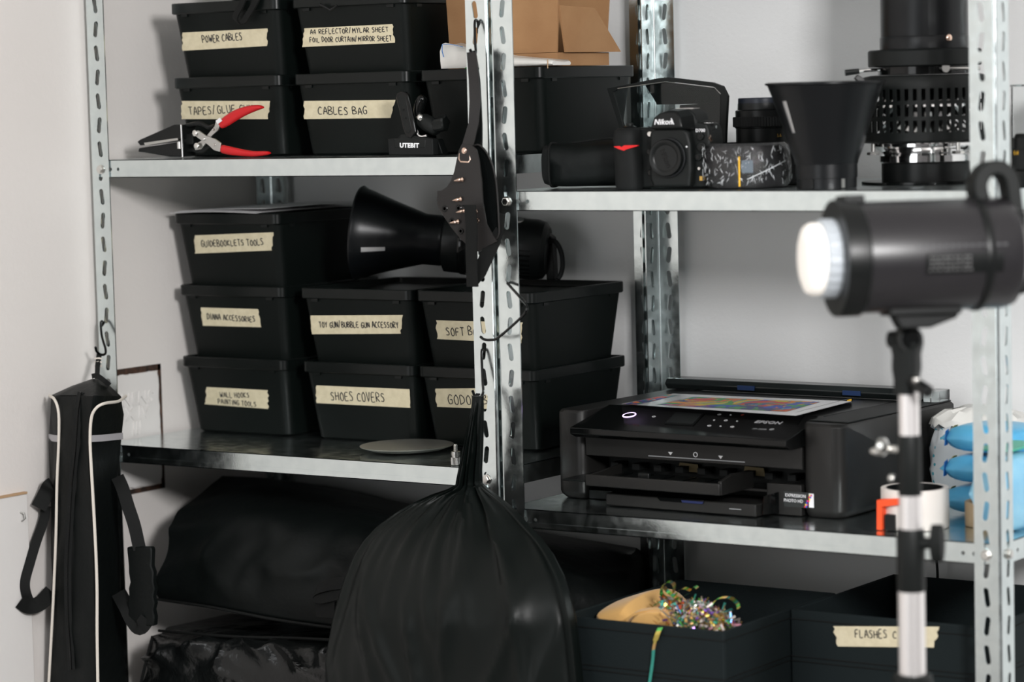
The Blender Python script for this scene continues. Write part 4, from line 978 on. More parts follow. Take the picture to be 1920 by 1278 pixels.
M().loft([[ydrum(ya_+.05+.05*k, .0579, .020) for k in range(6)]+[ydrum(ya_+.30-.05*k, .0579, .036) for k in range(6)], [ydrum(ya_+.05+.05*k, .0585, .020) for k in range(6)]+[ydrum(ya_+.30-.05*k, .0585, .036) for k in range(6)]]).build('grey_label', mat('slate_label', (.11, .14, .17), .4), wr)
# --- zoom lens standing on a lens case
lc = W(1431, 271, .215)
LB = lc.z
cs_ = thing('lens_case', 'low black case carrying the standing lens behind the wrapped item', 'case', (lc.x, lc.y, TZ))
mm = M().loft([rrect(lc.x-.03, lc.y+.015, .19, .13, .012, TZ+z_) for z_ in (0, LB-TZ-.001)])
mm.build('case_body', rub, cs_, bev=.003); M().tube([Vector(p) for p in rrect(lc.x-.03, lc.y+.015, .192, .132, .012, (TZ+LB)/2+.01)], .0015, 6).build('zip', web, cs_)
zl = thing('zoom_lens', 'black camera lens with ribbed ring standing upright behind the conical bucket reflector', 'lens', lc)
def ribbed(c, r_, h0_, h1_, n, dr=.0008):
    return M().loft([[(c.x+(r_-(dr if j % 2 else 0)-e_)*math.cos(2*PI*j/n), c.y+(r_-(dr if j % 2 else 0)-e_)*math.sin(2*PI*j/n), c.z+h_) for j in range(n)] for h_, e_ in ((h0_, .001), (h0_+.001, 0), (h1_-.001, 0), (h1_, .001))])
M().lathe([(.036, 0), (.036, .022), (.0375, .023), (.0375, .024)], lc, (0,0,1), 48).build('barrel', blk, zl)
ribbed(lc, .0400, .0240, .0375, 130).build('focus_ring', rub, zl)
M().lathe([(.0365, .0375), (.0365, .0455), (.0335, .047), (.0330, .0555)], lc, (0,0,1), 48).build('front_barrel', blk, zl)
ribbed(lc, .0325, .0520, .0625, 110, .0005).build('rear_cap', mat('navy_black_cap', (.010, .014, .024), .35), zl)
ribbed(lc, .0378, .0005, .004, 120, .0006).build('base_ring', rub, zl)
va2 = math.atan2(cC.y-lc.y, cC.x-lc.x)
q = va2+.62; btext('gold_lettering', '5.6', Vector((lc.x+.0365*math.cos(q), lc.y+.0365*math.sin(q), lc.z+.012)), (-math.sin(q), math.cos(q), 0), (0,0,1), .006, goldm, zl)
# --- bucket (conical) reflector standing upright
bc = WZ(1556, 352, TZ); bc.y += .0005; bc.x -= .0045
bk = thing('bucket_reflector', 'black conical bucket reflector standing narrow end down between the lens and spotlight', 'reflector', bc)
vb = math.atan2(cC.y-bc.y, cC.x-bc.x)
prof = [(.0375, 0), (.0375, .0125), (.0385, .0130), (.0385, .030), (.0395, .0305), (.0405, .036), (.0490, .058), (.0515, .070), (.0655, .110), (.0675, .1165), (.0725, .1290), (.0755, .1300), (.0755, .1320), (.0725, .1330)]
nb = 72
aslot = (vb-1.28) % (2*PI)
# find the section index that faces the left silhouette
def cutb(i, j):
    th = 2*PI*j/nb
    return False
def bucket_mesh():
    mm = M(); o = bc
    def cut(i, j): return i in (8,) and jj(j)
    base_a = None
    return mm
a_ = Vector((0,0,1)).cross(Vector((1,0,0))).normalized()
def cutj(j):
    ang = 2*PI*j/nb; d = Vector((0,0,1)).cross(Vector((1,0,0))).normalized(); b = Vector((0,0,1)).cross(d); v = d*math.cos(ang)+b*math.sin(ang)
    w_ = math.atan2(v.y, v.x); q = (w_-(vb-1.0)+PI) % (2*PI)-PI; q2 = (w_-(vb-1.30+PI)+PI) % (2*PI)-PI
    return abs(q) < .085
lathe_cut(bc, Vector((0,0,1)), prof, nb, lambda i, j: i == 7 and cutj(j), th=.0015).build('reflector_shell', blkmetal, bk)
M().lathe([(r-.0025, h) for r, h in prof[3:-1]], bc, (0,0,1), 60, False, False).build('silver_lining', silv, bk)
for dq in (-.5, .55): 
    q = vb+dq; M().loft([[bc+Vector((math.cos(q+e_), math.sin(q+e_), 0))*r_+Vector((0,0,z_)) for e_, r_ in ((-.06, .0376), (.06, .0376), (.06, .0392), (-.06, .0392))] for z_ in (.001, .012)]).build('bayonet_tab', steel if dq > 0 else blk, bk)
# --- spotlight head with vents
sc_ = WZ(1762, 352, TZ); sc_.y += .172; sc_.x -= .1015
so = thing('spotlight_head', 'black vented spotlight head with a snoot tube standing lens down behind the right post', 'spotlight', sc_)
vs_ = math.atan2(cC.y-sc_.y, cC.x-sc_.x)
def V3(a, r_, z_): return sc_+Vector((math.cos(a)*r_, math.sin(a)*r_, z_))
Z_ = Vector((0,0,1))
M().lathe([(.0830, 0), (.0830, .003), (.0760, .0035)], sc_, Z_, 64).build('base_flange', blkg, so)
M().lathe([(.0570, .0036), (.0570, .026)], sc_, Z_, 48).build('base_collar', blk, so)
M().lathe([(.0570, .0262), (.0595, .028), (.0595, .036), (.0575, .038)], sc_, Z_, 64).build('chrome_ring', chrome, so)
M().lathe([(.0560, .0382), (.0600, .042), (.0680, .0475), (.0700, .0480), (.0700, .0515), (.0650, .052)], sc_, Z_, 64).build('chrome_flange', chrome, so)
for dq in (-1.02, .55, 1.9, 3.4):
    p = V3(vs_+dq, .078, .0480)
    mm = M(); mm.lathe([(.0026, -.006), (.0026, .004)], p, Z_, 12); mm.lathe([(.0085, -.010), (.0085, -.0065)], p, Z_, 8); mm.build('wing_screw', zinc, so)
nv = 96; rv = .0825
vp = [(rv-.004, .0525), (rv, .055), (rv, .066), (rv, .081), (rv, .086), (rv, .101), (rv, .106), (rv, .121), (rv, .130), (rv-.004, .137), (rv-.014, .139)]
lathe_cut(sc_, Z_, vp, nv, lambda i, j: i in (2, 4, 6) and j % 2 == 0, th=.0012).build('vented_housing', blkm, so)
M().lathe([(.060, .050), (.066, .06), (.050, .085), (.064, .098), (.055, .125), (.03, .136)], sc_, Z_, 24, True, True).build('inner_reflector', chrome, so, smooth=10)
for a, z_ in ((-1.30, .128), (-1.30, .0583)): M().lathe([(.003, 0), (.003, .0015), (.0015, .002)], V3(vs_+a, rv-.0003, z_), (math.cos(vs_+a), math.sin(vs_+a), 0), 12).build('rivet', zinc, so)
q = vs_-1.35; M().prism([V3(q-.04, rv-.001, .127), V3(q-.04, rv+.010, .136), V3(q-.04, rv+.006, .141), V3(q-.04, rv-.004, .134)], Vector((-math.sin(q), math.cos(q), 0))*.010).build('latch', blk, so, bev=.0008)
M().lathe([(.060, .1395), (.060, .149)], sc_, Z_, 40).build('gap_collar', blkg, so)
M().tube([V3(vs_-1.25, .055, .1465), V3(vs_-1.30, .075, .1462), V3(vs_-1.33, .088, .1450)], .0022, 8).build('lever_rod', chrome, so)
M().tube([V3(vs_-1.33, .086, .1452), V3(vs_-1.34, .104, .1435)], [.0035, .0042], 10).build('lever_grip', blk, so)
M().lathe([(.0710, .1495), (.0725, .151), (.0725, .169), (.0705, .171), (.0600, .1715)], sc_, Z_, 64).build('tube_ring', blkm, so)
M().lathe([(.0560, .1717), (.0560, .235), (.0540, .262), (.0540, .330), (.052, .332)], sc_, Z_, 64).build('snoot_tube', blkmetal, so)
M().lathe([(.0572, .1717), (.0572, .186), (.0562, .188)], sc_, Z_, 64).build('tube_band', blkmetal, so)
q = vs_+.55; p = V3(q, .0565, .184); d = (p-sc_); d.z = 0; d.normalize()
M().lathe([(.0045, 0), (.0045, .003), (.002, .0045)], p, d, 14).build('screw', rose, so)
M().cyl(V3(vs_+.35, .062, .1465), V3(vs_+1.0, .082, .1445), .0022).build('side_rod', zinc, so)
M().lathe([(.006, 0), (.006, .006)], V3(vs_+.4, .060, .1465), d, 12).build('rod_boss', zinc, so)
q = vs_-1.32; p = V3(q, .055, .246); d = Vector((math.cos(q), math.sin(q), 0))
M().lathe([(.0035, 0), (.0035, .006), (.0065, .0065), (.0065, .008), (.003, .0085), (.003, .012), (.009, .0125), (.0098, .014), (.009, .016), (.004, .0165)], p, d, 20).build('thumb_screw', chrome, so)
# --- clear acrylic case and small lens beyond the right post
ac0 = W(1876, 163, .20)
ac = thing('acrylic_case', 'clear acrylic case on the upper shelf beyond the right post', 'case', (ac0.x+.02, .24, TZ))
bxp = M(); x0_, x1_, ya0, ya1, zt_ = .66, .715, .19, .37, ac0.z
for args in ((x0_, x0_+.002, ya0, ya1, TZ, zt_), (x0_+.0021, x1_-.0021, ya0, ya0+.002, TZ, zt_), (x0_+.0021, x1_-.0021, ya1-.002, ya1, TZ, zt_), (x1_-.002, x1_, ya0, ya1, TZ, zt_)):
    M().box(*args).build('side_pane', clearm, ac, smooth=False)
M().box(x0_-.001, x1_+.001, ya0-.001, ya1+.001, zt_+.0002, zt_+.0025).build('lid_pane', clearm, ac, smooth=False)
sl_ = W(1928, 352, .12); sl_.z = TZ
sl0 = thing('small_lens', 'small black lens with orange figures at the right edge of the upper shelf', 'lens', sl_)
M().lathe([(.019, 0), (.020, .003), (.020, .018), (.0185, .019)], sl_, Z_, 40).build('barrel', blk, sl0)
ribbed(sl_, .0195, .0192, .045, 90).build('focus_ring', rub, sl0)
M().lathe([(.018, .045), (.018, .058), (.014, .0635)], sl_, Z_, 40).build('front_barrel', blk, sl0)
q = math.atan2(cC.y-sl_.y, cC.x-sl_.x)-.8; btext('orange_figures', '1.4', sl_+Vector((math.cos(q)*.0202, math.sin(q)*.0202, .040)), (-math.sin(q), math.cos(q), 0), (0,0,1), .007, yellow, sl0)
# ----------------------------------------------------------------
# ================================================================ RIGHT UNIT, LOWER SHELF: PRINTER
TP = Z4+EPS
pr0 = Vector((.020, .108, TP))
pt = thing('printer', 'black wide format inkjet printer with its paper trays pulled out', 'printer', pr0)
PM = Matrix.Translation(pr0) @ Matrix.Rotation(math.radians(-2.2), 4, 'Z')
PW, PD, PH = .448, .305, .1215
def PB(mm, name, m_, parent=None, **k): return mm.xf(PM).build(name, m_, parent or pt, **k)
def pl_(y, n=Vector((0,-1,0))):
    return PM @ Vector((0, y, 0)), PM.to_3x3() @ n
def L(x, y, ly):   # picture point on the local plane y = ly, in local coordinates
    p0, n = pl_(ly); return PM.inverted() @ WP(x, y, p0, n)
ox0, ox1 = L(1095, 860, 0).x, L(1501, 860, 0).x
ozt, ozb = L(1300, 815, 0).z, .020
# shell as two side blocks, back block, base and top band
def side_block(x0, x1, r):
    lp = []
    for z_, ins in ((0, .006), (.006, .001), (.010, 0), (PH-.004, 0), (PH, .003)):
        pts = []
        for a in range(5):
            q = PI/2*a/4; pts.append((x0+r-r*math.sin(q)+(ins if x0 == 0 else 0)*(1-q/PI*2), r-r*math.cos(q)+ins, z_))
        pts = [(x0+(ins if x0 == 0 else 0), PD-ins, z_)]+[(x0+r*(1-math.cos(PI/2*a/4))+(ins if x0 == 0 else 0), r*(1-math.sin(PI/2*a/4))+ins, z_) for a in range(5)]
        pts += [(x1-r*(1-math.cos(PI/2*a/4))-(ins if x0 else 0), r*(1-math.sin(PI/2*a/4))+ins, z_) for a in range(4, -1, -1)]+[(x1-(ins if x0 else 0), PD-ins, z_)]
        lp.append(pts)
    return M().loft(lp)
PB(side_block(0, ox0, .012), 'side_housing', prplas, bev=.0008)
PB(side_block(ox1, PW, .016), 'side_housing', prplas, bev=.0008)
PB(M().box(ox0+.0002, ox1-.0002, .060, PD-.002, .003, PH-.002), 'rear_housing', blkm)
PB(M().box(ox0+.0002, ox1-.0002, .010, .060, .0005, .012), 'base_plate', blk)
bz0 = L(1300, 868, .004).z
PB(M().prism([(ox0+.0002, .004, bz0+.001), (ox1-.0002, .004, bz0+.001), (ox1-.0002, .004, ozt+.006), (ox0+.0002, .004, ozt+.006)], (0, .05, 0)), 'front_band', prplas, bev=.001)
a, b = L(1216, 854, .004), L(1397, 866, .004)
PB(M().prism([(a.x, .0034, a.z-.0006), (b.x, .0034, b.z-.0006), (b.x, .0034, b.z+.0006), (a.x, .0034, a.z+.0006)], (0, .001, 0)), 'guide_line', printg)
for x, y in ((1257, 850), (1351, 857)):
    c = L(x, y, .0034); PB(M().prism([(c.x-.0035, .0033, c.z+.002), (c.x+.0035, .0033, c.z+.002), (c.x, .0033, c.z-.002)], (0, .001, 0)), 'guide_triangle', printw)
c = L(1304, 852, .0034); PB(M().tube([(c.x+.003*math.cos(2*PI*k/14), .0033, c.z+.003*math.sin(2*PI*k/14)) for k in range(15)]+[(c.x-.002, .0033, c.z-.002)][:0], .0006, 5), 'guide_symbol', printw)
lx = L(1438, 925, .0005).x
PB(M().box(lx, ox1-.0003, .0006, .0095, .0006, L(1470, 907, .0006).z), 'lower_front_panel', prplas, bev=.0006)
# inside the opening
for x, y in ((1287, 877), (1410, 884)):
    c = L(x, y, .045); PB(M().prism([(c.x-.017, .050, c.z-.005), (c.x+.017, .050, c.z-.006), (c.x+.015, .050, c.z+.005), (c.x-.014, .050, c.z+.006)], (0, .001, 0)), 'amber_label', amber)
PB(M().box(ox0+.003, ox1-.003, .012, .058, L(1300, 903, .03).z-.003, L(1300, 903, .03).z), 'inner_guide', blkg)
for k in range(9): PB(M().box(ox0+.02+.035*k, ox0+.032+.035*k, .035, .0565, .040, .048), 'feed_roller', rub)
# output tray pulled out
ty = -.060
A_, B_ = L(1097, 885, -.005), L(1351, 915, ty)
tz = L(1200, 906, ty).z
tr = PB(M().box(ox0+.006, ox0+.006+.232, ty+.0, .030, tz-.004, tz-.001), 'output_tray', blk, bev=.0008)
x0_, x1_ = L(1099, 890, ty).x, L(1351, 915, ty).x
tr_ = PB(M().box(x0_, x1_, ty-.003, ty+.001, tz-.008, tz+.0075), 'tray_front_lip', prplas, tr, bev=.0015)
PB(M().prism([(x1_-.004, ty, tz-.008), (x1_-.004, .02, tz-.008), (x1_-.004, .02, tz+.014), (x1_-.004, ty+.03, tz+.017), (x1_-.004, ty, tz+.010)], (.005, 0, 0)), 'tray_side_guide', prplas, tr, bev=.001)
PB(M().prism([(x0_, ty, tz-.006), (x0_, .02, tz-.006), (x0_, .02, tz+.012), (x0_, ty, tz+.006)], (.004, 0, 0)), 'tray_side_guide', prplas, tr, bev=.001)
for k in range(6): PB(M().box(x0_+.02+.034*k, x0_+.021+.034*k, ty+.008, .02, tz-.001, tz+.0005), 'tray_rib', blkg, tr)
PB(M().box(x0_+.075, x0_+.092, ty+.012, ty+.018, tz-.001, tz+.012), 'paper_stop', blk, tr, bev=.001)
PB(M().box(x0_+.03, x1_-.03, ty+.02, ty+.022, tz-.001, tz+.003), 'tray_step', blk, tr)
cyy = -.034
c0_, c1_ = L(1136, 946, cyy), L(1417, 950, cyy)
czt = L(1280, 935, cyy).z
cs2 = PB(M().box(c0_.x, c1_.x, cyy, .009, .0006, czt), 'paper_cassette', prplas, bev=.0015)
PB(M().prism([(L(1232,933,cyy).x, cyy-.001, czt+.0003), (L(1322,942,cyy).x, cyy-.001, czt+.0003), (L(1318,942,cyy).x, cyy-.001, czt-.005), (L(1238,933,cyy).x, cyy-.001, czt-.005)], (0, .02, 0)), 'finger_recess', blkg, cs2)
PB(M().prism([(L(1278,935,cyy).x, cyy-.0014, czt-.0014), (L(1320,940,cyy).x, cyy-.0014, czt-.0014), (L(1318,940,cyy).x, cyy-.0014, czt-.0045), (L(1280,935,cyy).x, cyy-.0014, czt-.0045)], (0, .0006, 0)), 'blue_mark', mat('navy_mark', (.01, .02, .10), .4), cs2)
PB(M().box(L(1368,962,cyy).x, L(1390,962,cyy).x, cyy-.0008, cyy, .0085, .0095), 'cassette_mark', printg, cs2)
PB(M().prism([(c1_.x+.002, cyy+.012, .002), (c1_.x+.014, -.001, .002), (c1_.x+.014, -.001, .030), (c1_.x+.002, cyy+.016, .026)], (0, .002, 0)), 'cassette_latch', blkg, cs2)
# control panel: tilted slab overhanging the front
q0, q1 = L(1068, 797, -.036), L(1474, 830, -.036)
zp0 = (q0.z+q1.z)/2
pxl, pxr = q0.x, q1.x
zr = .1242; yr = .060
cpn = PB(M().prism([(pxl, -.036, zp0), (pxl, -.036, zp0-.0085), (pxl+.004, -.030, zp0-.013), (pxl+.004, .015, zp0-.012), (pxl+.004, yr, PH-.0015), (pxl, yr, zr)], (pxr-pxl, 0, 0)), 'control_panel', blkg, bev=.001)
sl = (zr-zp0)/(yr+.036)
def PPn(x, y):   # picture point on the sloping panel top, local
    p0 = PM @ Vector((0, -.036, zp0)); n = PM.to_3x3() @ Vector((0, -sl, 1)).normalized(); return PM.inverted() @ WP(x, y, p0, n)
nP = Vector((0, -sl, 1)).normalized()
def flat(pts, name, m_, h=.0005, parent=None):
    P_ = [PPn(*p)+nP*.0002 for p in pts]; return PB(M().prism(P_, nP*h), name, m_, parent or cpn, smooth=False)
c = PPn(1180, 778)+nP*.0003; mm = M(); lo = []
mm.tube([c+Vector((.0088*math.cos(2*PI*k/36), .0088*math.sin(2*PI*k/36)*1.0, .0088*math.sin(2*PI*k/36)*sl)) for k in range(37)], .0007, 6)
PB(mm, 'power_ring', led, cpn)
c = PPn(1180, 778)+nP*.0002; PB(M().tube([c+Vector((.0076*math.cos(2*PI*k/36), .0076*math.sin(2*PI*k/36), .0076*math.sin(2*PI*k/36)*sl)) for k in range(37)], .0005, 6), 'button_rim', blk, cpn)
flat([(1266,772),(1321,776),(1300,798),(1246,795)], 'display_frame', blk, .0009)
flat([(1267,774),(1317,777.5),(1299,796),(1250,793)], 'display_screen', screenm, .0013)
for x, y in ((1349,777),(1370,778),(1339,787.5),(1361,788),(1382,789.5),(1330,798),(1351,799),(1373,800),(1226,781)):
    c = PPn(x, y)+nP*.0003; rr = .0021 if (x, y) not in ((1370,778),(1339,787.5),(1382,789.5),(1351,799)) else .0010
    PB(M().tube([c+Vector((rr*1.2*math.cos(2*PI*k/10), rr*.9*math.sin(2*PI*k/10), rr*.9*math.sin(2*PI*k/10)*sl)) for k in range(11)], .00042, 5), 'button_symbol', printw, cpn)
c = PPn(1392, 778)+nP*.0003; PB(M().lathe([(.0024, 0), (.0024, .0003)], c, nP, 14), 'stop_button', mat('red_button_print', (.6, .08, .05), .4), cpn)
Ru = PM.to_3x3()
c = PM @ (PPn(1441, 792)+nP*.0004); btext('lettering', 'EPSON', c, Ru @ Vector((1,0,0)), Ru @ Vector((0,1,sl)), .0125, printw, cpn, bold=.0003)
c = PM @ (PPn(1424, 804.5)+nP*.0004); btext('lettering', 'XP-15000', c, Ru @ Vector((1,0,0)), Ru @ Vector((0,1,sl)), .0052, printg, cpn)
c = PPn(1447, 805)+nP*.0003; PB(M().lathe([(.0034, 0), (.0034, .0003)], c, nP, 14), 'wireless_symbol', printg, cpn)
# lid with the recessed top, hinge area and rear feed cover
PB(M().box(pxl+.003, pxr-.001, yr+.001, .262, PH-.0012, PH+.0022), 'top_lid', blk, bev=.001)
PB(M().box(pxr+.001, PW-.0015, .020, PD-.004, PH+.0003, PH+.0018), 'side_cover', blkm, bev=.0008)
lp = []
for x in (.006, PW-.030): lp.append([(x, .268, PH+.0022), (x, .262, PH+.010), (x, .268, PH+.0175), (x, .290, PH+.0185), (x, .302, PH+.012), (x, .3025, PH+.0022)])
PB(M().loft(lp), 'rear_feed_cover', screenm, bev=.0015)
for xx in (.13, .30): PB(M().box(xx, xx+.028, .2608, .2625, PH+.0060, PH+.0125), 'blue_tape', mat('dark_blue_film', (.01, .035, .12), .4))
PB(M().loft([rrect(PW-.0265+.0125, .282, .024, .040, .006, PH+z_) for z_ in (.0022, .0165)]), 'end_cap', glassm)
for k in range(16): PB(M().box(PW-.075+.0022*k, PW-.074+.0022*k, .246, .256, PH+.0019, PH+.0026), 'vent_slot', rub)
# sticker
c = PM @ Vector(((L(1494, 935, -.0012).x), -.0004, L(1494, 931, -.001).z))
PB(M().box(L(1470,935,0).x, L(1528,940,0).x, -.0005, .0, L(1500,951,0).z, L(1500,922,0).z), 'sticker', screenm)
btext('lettering', 'EXPRESSION', PM @ Vector((L(1492,928,0).x, -.0007, L(1492,929,0).z)), Ru @ Vector((1,0,0)), (0,0,1), .0058, printw, pt, sx=.95)
btext('lettering', 'PHOTO HD', PM @ Vector((L(1488,938,0).x, -.0007, L(1488,938.5,0).z)), Ru @ Vector((1,0,0)), (0,0,1), .0058, printw, pt, sx=.95)
bx_, bzc = L(1520,938,0).x, L(1520,938,0).z
PB(M().box(bx_-.002, bx_+.005, -.0009, -.0005, bzc-.009, bzc+.009), 'sticker_panel', printw)
rng = random.Random(2)
cols_ = [mat('sticker_%s' % n, c_, .4) for n, c_ in (('red', (.7,.03,.03)), ('yellow', (.8,.6,.05)), ('blue', (.03,.1,.6)), ('magenta', (.6,.03,.3)), ('black', (.02,.02,.02)))]
for r_ in range(7):
    for k in range(2):
        PB(M().box(bx_-.007+.0016*r_*.8+.002*k-.002, bx_-.005+.0016*r_*.8+.002*k-.002, -.0012, -.0009, bzc-.0095+.0025*r_, bzc-.0072+.0025*r_), 'sticker_square', cols_[(r_+k*2) % 5])
# --- magazine on the lid
ZM = TP+PH+.0034+EPS
def MZ(x, y, dz=.0045): return WZ(x, y, ZM+dz)
mg = thing('magazine', 'glossy magazine with colourful abstract cover lying on the printer lid', 'magazine', MZ(1380, 757, 0))
def art(name):
    m = bpy.data.materials.new(name); m.use_nodes = True; N = m.node_tree.nodes; Lk = m.node_tree.links; b = N['Principled BSDF']
    tc = N.new('ShaderNodeTexCoord'); n = N.new('ShaderNodeTexNoise'); n.inputs['Scale'].default_value = 14; n.inputs['Detail'].default_value = 3; n.inputs['Distortion'].default_value = 2.5
    v = N.new('ShaderNodeTexVoronoi'); v.inputs['Scale'].default_value = 21
    mx = N.new('ShaderNodeMix'); mx.data_type = 'RGBA'; mx.blend_type = 'LINEAR_LIGHT'; mx.inputs[0].default_value = .10
    Lk.new(tc.outputs['Object'], n.inputs['Vector']); Lk.new(tc.outputs['Object'], mx.inputs[6]); Lk.new(n.outputs['Color'], mx.inputs[7]); Lk.new(mx.outputs[2], v.inputs['Vector'])
    sp = N.new('ShaderNodeSeparateColor'); Lk.new(v.outputs['Color'], sp.inputs[0])
    r = N.new('ShaderNodeValToRGB'); r.color_ramp.interpolation = 'CONSTANT'; e = r.color_ramp.elements
    cs = [(.75,.04,.02), (.9,.30,.01), (.05,.40,.06), (.01,.08,.55), (.80,.60,.02), (.50,.03,.22), (.02,.35,.42), (.85,.18,.02), (.03,.04,.22), (.15,.40,.65)]
    e[0].position = 0; e[0].color = (*cs[0], 1); e[1].position = .1; e[1].color = (*cs[1], 1)
    for i in range(2, 10): q = e.new(i*.1); q.color = (*cs[i], 1)
    Lk.new(sp.outputs[0], r.inputs[0]); Lk.new(r.outputs[0], b.inputs['Base Color']); b.inputs['Roughness'].default_value = .45; return m
c_px = [(1165,757),(1262,737.5),(1597,752),(1492,779)]
M().loft([[MZ(x, y, z_) for x, y in c_px] for z_ in (0, .0042)]).build('pages', paper, mg, smooth=False)
M().loft([[MZ(x, y, z_) for x, y in c_px] for z_ in (.0043, .0047)]).build('cover', mat('glossy_cover_white', (.80,.80,.82), .18), mg, smooth=False)
M().loft([[MZ(x, y, z_) for x, y in ((1232,758),(1300,743.5),(1537,753),(1474,771))] for z_ in (.0048, .0051)]).build('cover_art', art('abstract_cover_art'), mg, smooth=False)
M().loft([[MZ(x, y, z_) for x, y in ((1168,757),(1252,739.5),(1270,740.5),(1192,758.5))] for z_ in (.0048, .0051)]).build('cover_art', art('abstract_strip_art'), mg, smooth=False)
s0, s1 = MZ(1492, 779, 0), MZ(1597, 752, 0); dsp = (s1-s0).normalized(); nsp = Vector((dsp.y, -dsp.x, 0))
M().prism([s0, s1, s1+Vector((0,0,.0047)), s0+Vector((0,0,.0047))], nsp*.0012).build('spine', blkg, mg, smooth=False)
btext('spine_lettering', 'the film issue  paper print and lens', (s0+s1)/2+nsp*.0014+Vector((0,0,.0023))-dsp*.01, dsp, (0,0,1), .0042, printw, mg)
M().prism([s1-dsp*.018+nsp*.0013+Vector((0,0,.001)), s1-dsp*.004+nsp*.0013+Vector((0,0,.001)), s1-dsp*.004+nsp*.0013+Vector((0,0,.0038)), s1-dsp*.018+nsp*.0013+Vector((0,0,.0038))], nsp*.0003).build('orange_block', yellow, mg, smooth=False)
# ================================================================ RIGHT END OF THE LOWER SHELF
wtc = WZ(1725, 996, TP); wtc.y += .036; wtc.x -= .024
def roll(name, c, r_, ri, h_, side_m, label, inner_m):
    t_ = thing(name, label, 'tape roll', c)
    M().lathe([(r_-.0005, 0), (r_, .0006), (r_, h_-.0006), (r_-.0005, h_), (ri+.002, h_), (ri+.002, 0)], c, Z_, 48, False, False).build('tape', side_m, t_, smooth=40)
    M().lathe([(ri+.0018, 0), (ri+.0018, h_), (ri, h_), (ri, 0)], c, Z_, 48, False, False).build('core', inner_m, t_, smooth=40)
    return t_
roll('tape_roll', wtc, .0425, .034, .0495, tapew, 'wide white tape roll standing flat right of the printer', blk)
tb_ = WZ(1832, 992, TP); tb_.y += .040; tb_.x -= .002
roll('tape_roll', tb_, .0300, .024, .030, tapeb, 'small brown tape roll beside the wide white tape roll', carde)
cbx = WZ(1655, 995, TP); oc = thing('orange_holder', 'bright orange angular holder between the printer and the white tape roll', 'holder', cbx)
P_ = [W(x, y, cbx.y+.004) for x, y in ((1643,937),(1690,934),(1690,946),(1653,950),(1653,994),(1643,995))]
for p in P_: p.z = max(p.z, TP)
M().prism(P_, (0, .014, 0)).build('holder_frame', orange, oc, bev=.001)
M().box(P_[0].x+.0105, P_[0].x+.024, cbx.y+.006, cbx.y+.016, TP, TP+.020).build('holder_core', blk, oc)
# crumpled white nappy style package
wp = thing('white_package', 'crumpled white plastic package with tiny blue dots behind the tape rolls', 'package', (.545, .30, TP))
rng = random.Random(11); lo = []
pkc = Vector((.545, .335, TP))
for h_, rx, ry in ((0, .052, .044), (.012, .060, .050), (.026, .062, .053), (.040, .063, .054), (.055, .061, .053), (.068, .062, .052), (.082, .058, .051), (.094, .054, .048), (.100, .064, .052), (.108, .062, .050), (.117, .045, .036), (.121, .025, .02)):
    lo.append([(pkc.x+(rx+rng.uniform(-.0035, .0025))*math.copysign(abs(math.cos(2*PI*j/40))**.7, math.cos(2*PI*j/40)), pkc.y+(ry+rng.uniform(-.0025, .0025))*math.copysign(abs(math.sin(2*PI*j/40))**.7, math.sin(2*PI*j/40)), pkc.z+h_+(rng.uniform(-.003, .004) if h_ > .09 else 0)) for j in range(40)])
def dots_mat():
    m = bpy.data.materials.new('dotted_white_film'); m.use_nodes = True; N = m.node_tree.nodes; Lk = m.node_tree.links; b = N['Principled BSDF']
    tc = N.new('ShaderNodeTexCoord'); v = N.new('ShaderNodeTexVoronoi'); v.inputs['Scale'].default_value = 85; v.inputs['Randomness'].default_value = .25; Lk.new(tc.outputs['Object'], v.inputs['Vector'])
    r = N.new('ShaderNodeValToRGB'); r.color_ramp.interpolation = 'CONSTANT'; e = r.color_ramp.elements; e[0].color = (.08, .45, .55, 1); e[1].position = .2; e[1].color = (.80, .83, .85, 1)
    Lk.new(v.outputs['Distance'], r.inputs[0]); Lk.new(r.outputs[0], b.inputs['Base Color']); b.inputs['Roughness'].default_value = .3
    n = N.new('ShaderNodeTexNoise'); n.inputs['Scale'].default_value = 30; bp = N.new('ShaderNodeBump'); bp.inputs['Strength'].default_value = .7; bp.inputs['Distance'].default_value = .006
    Lk.new(tc.outputs['Object'], n.inputs['Vector']); Lk.new(n.outputs[0], bp.inputs['Height']); Lk.new(bp.outputs[0], b.inputs['Normal']); return m
M().loft(lo[:9]).build('package_body', dots_mat(), wp, smooth=60)
M().loft(lo[8:]).build('crumpled_top', whitebag, wp, smooth=25)
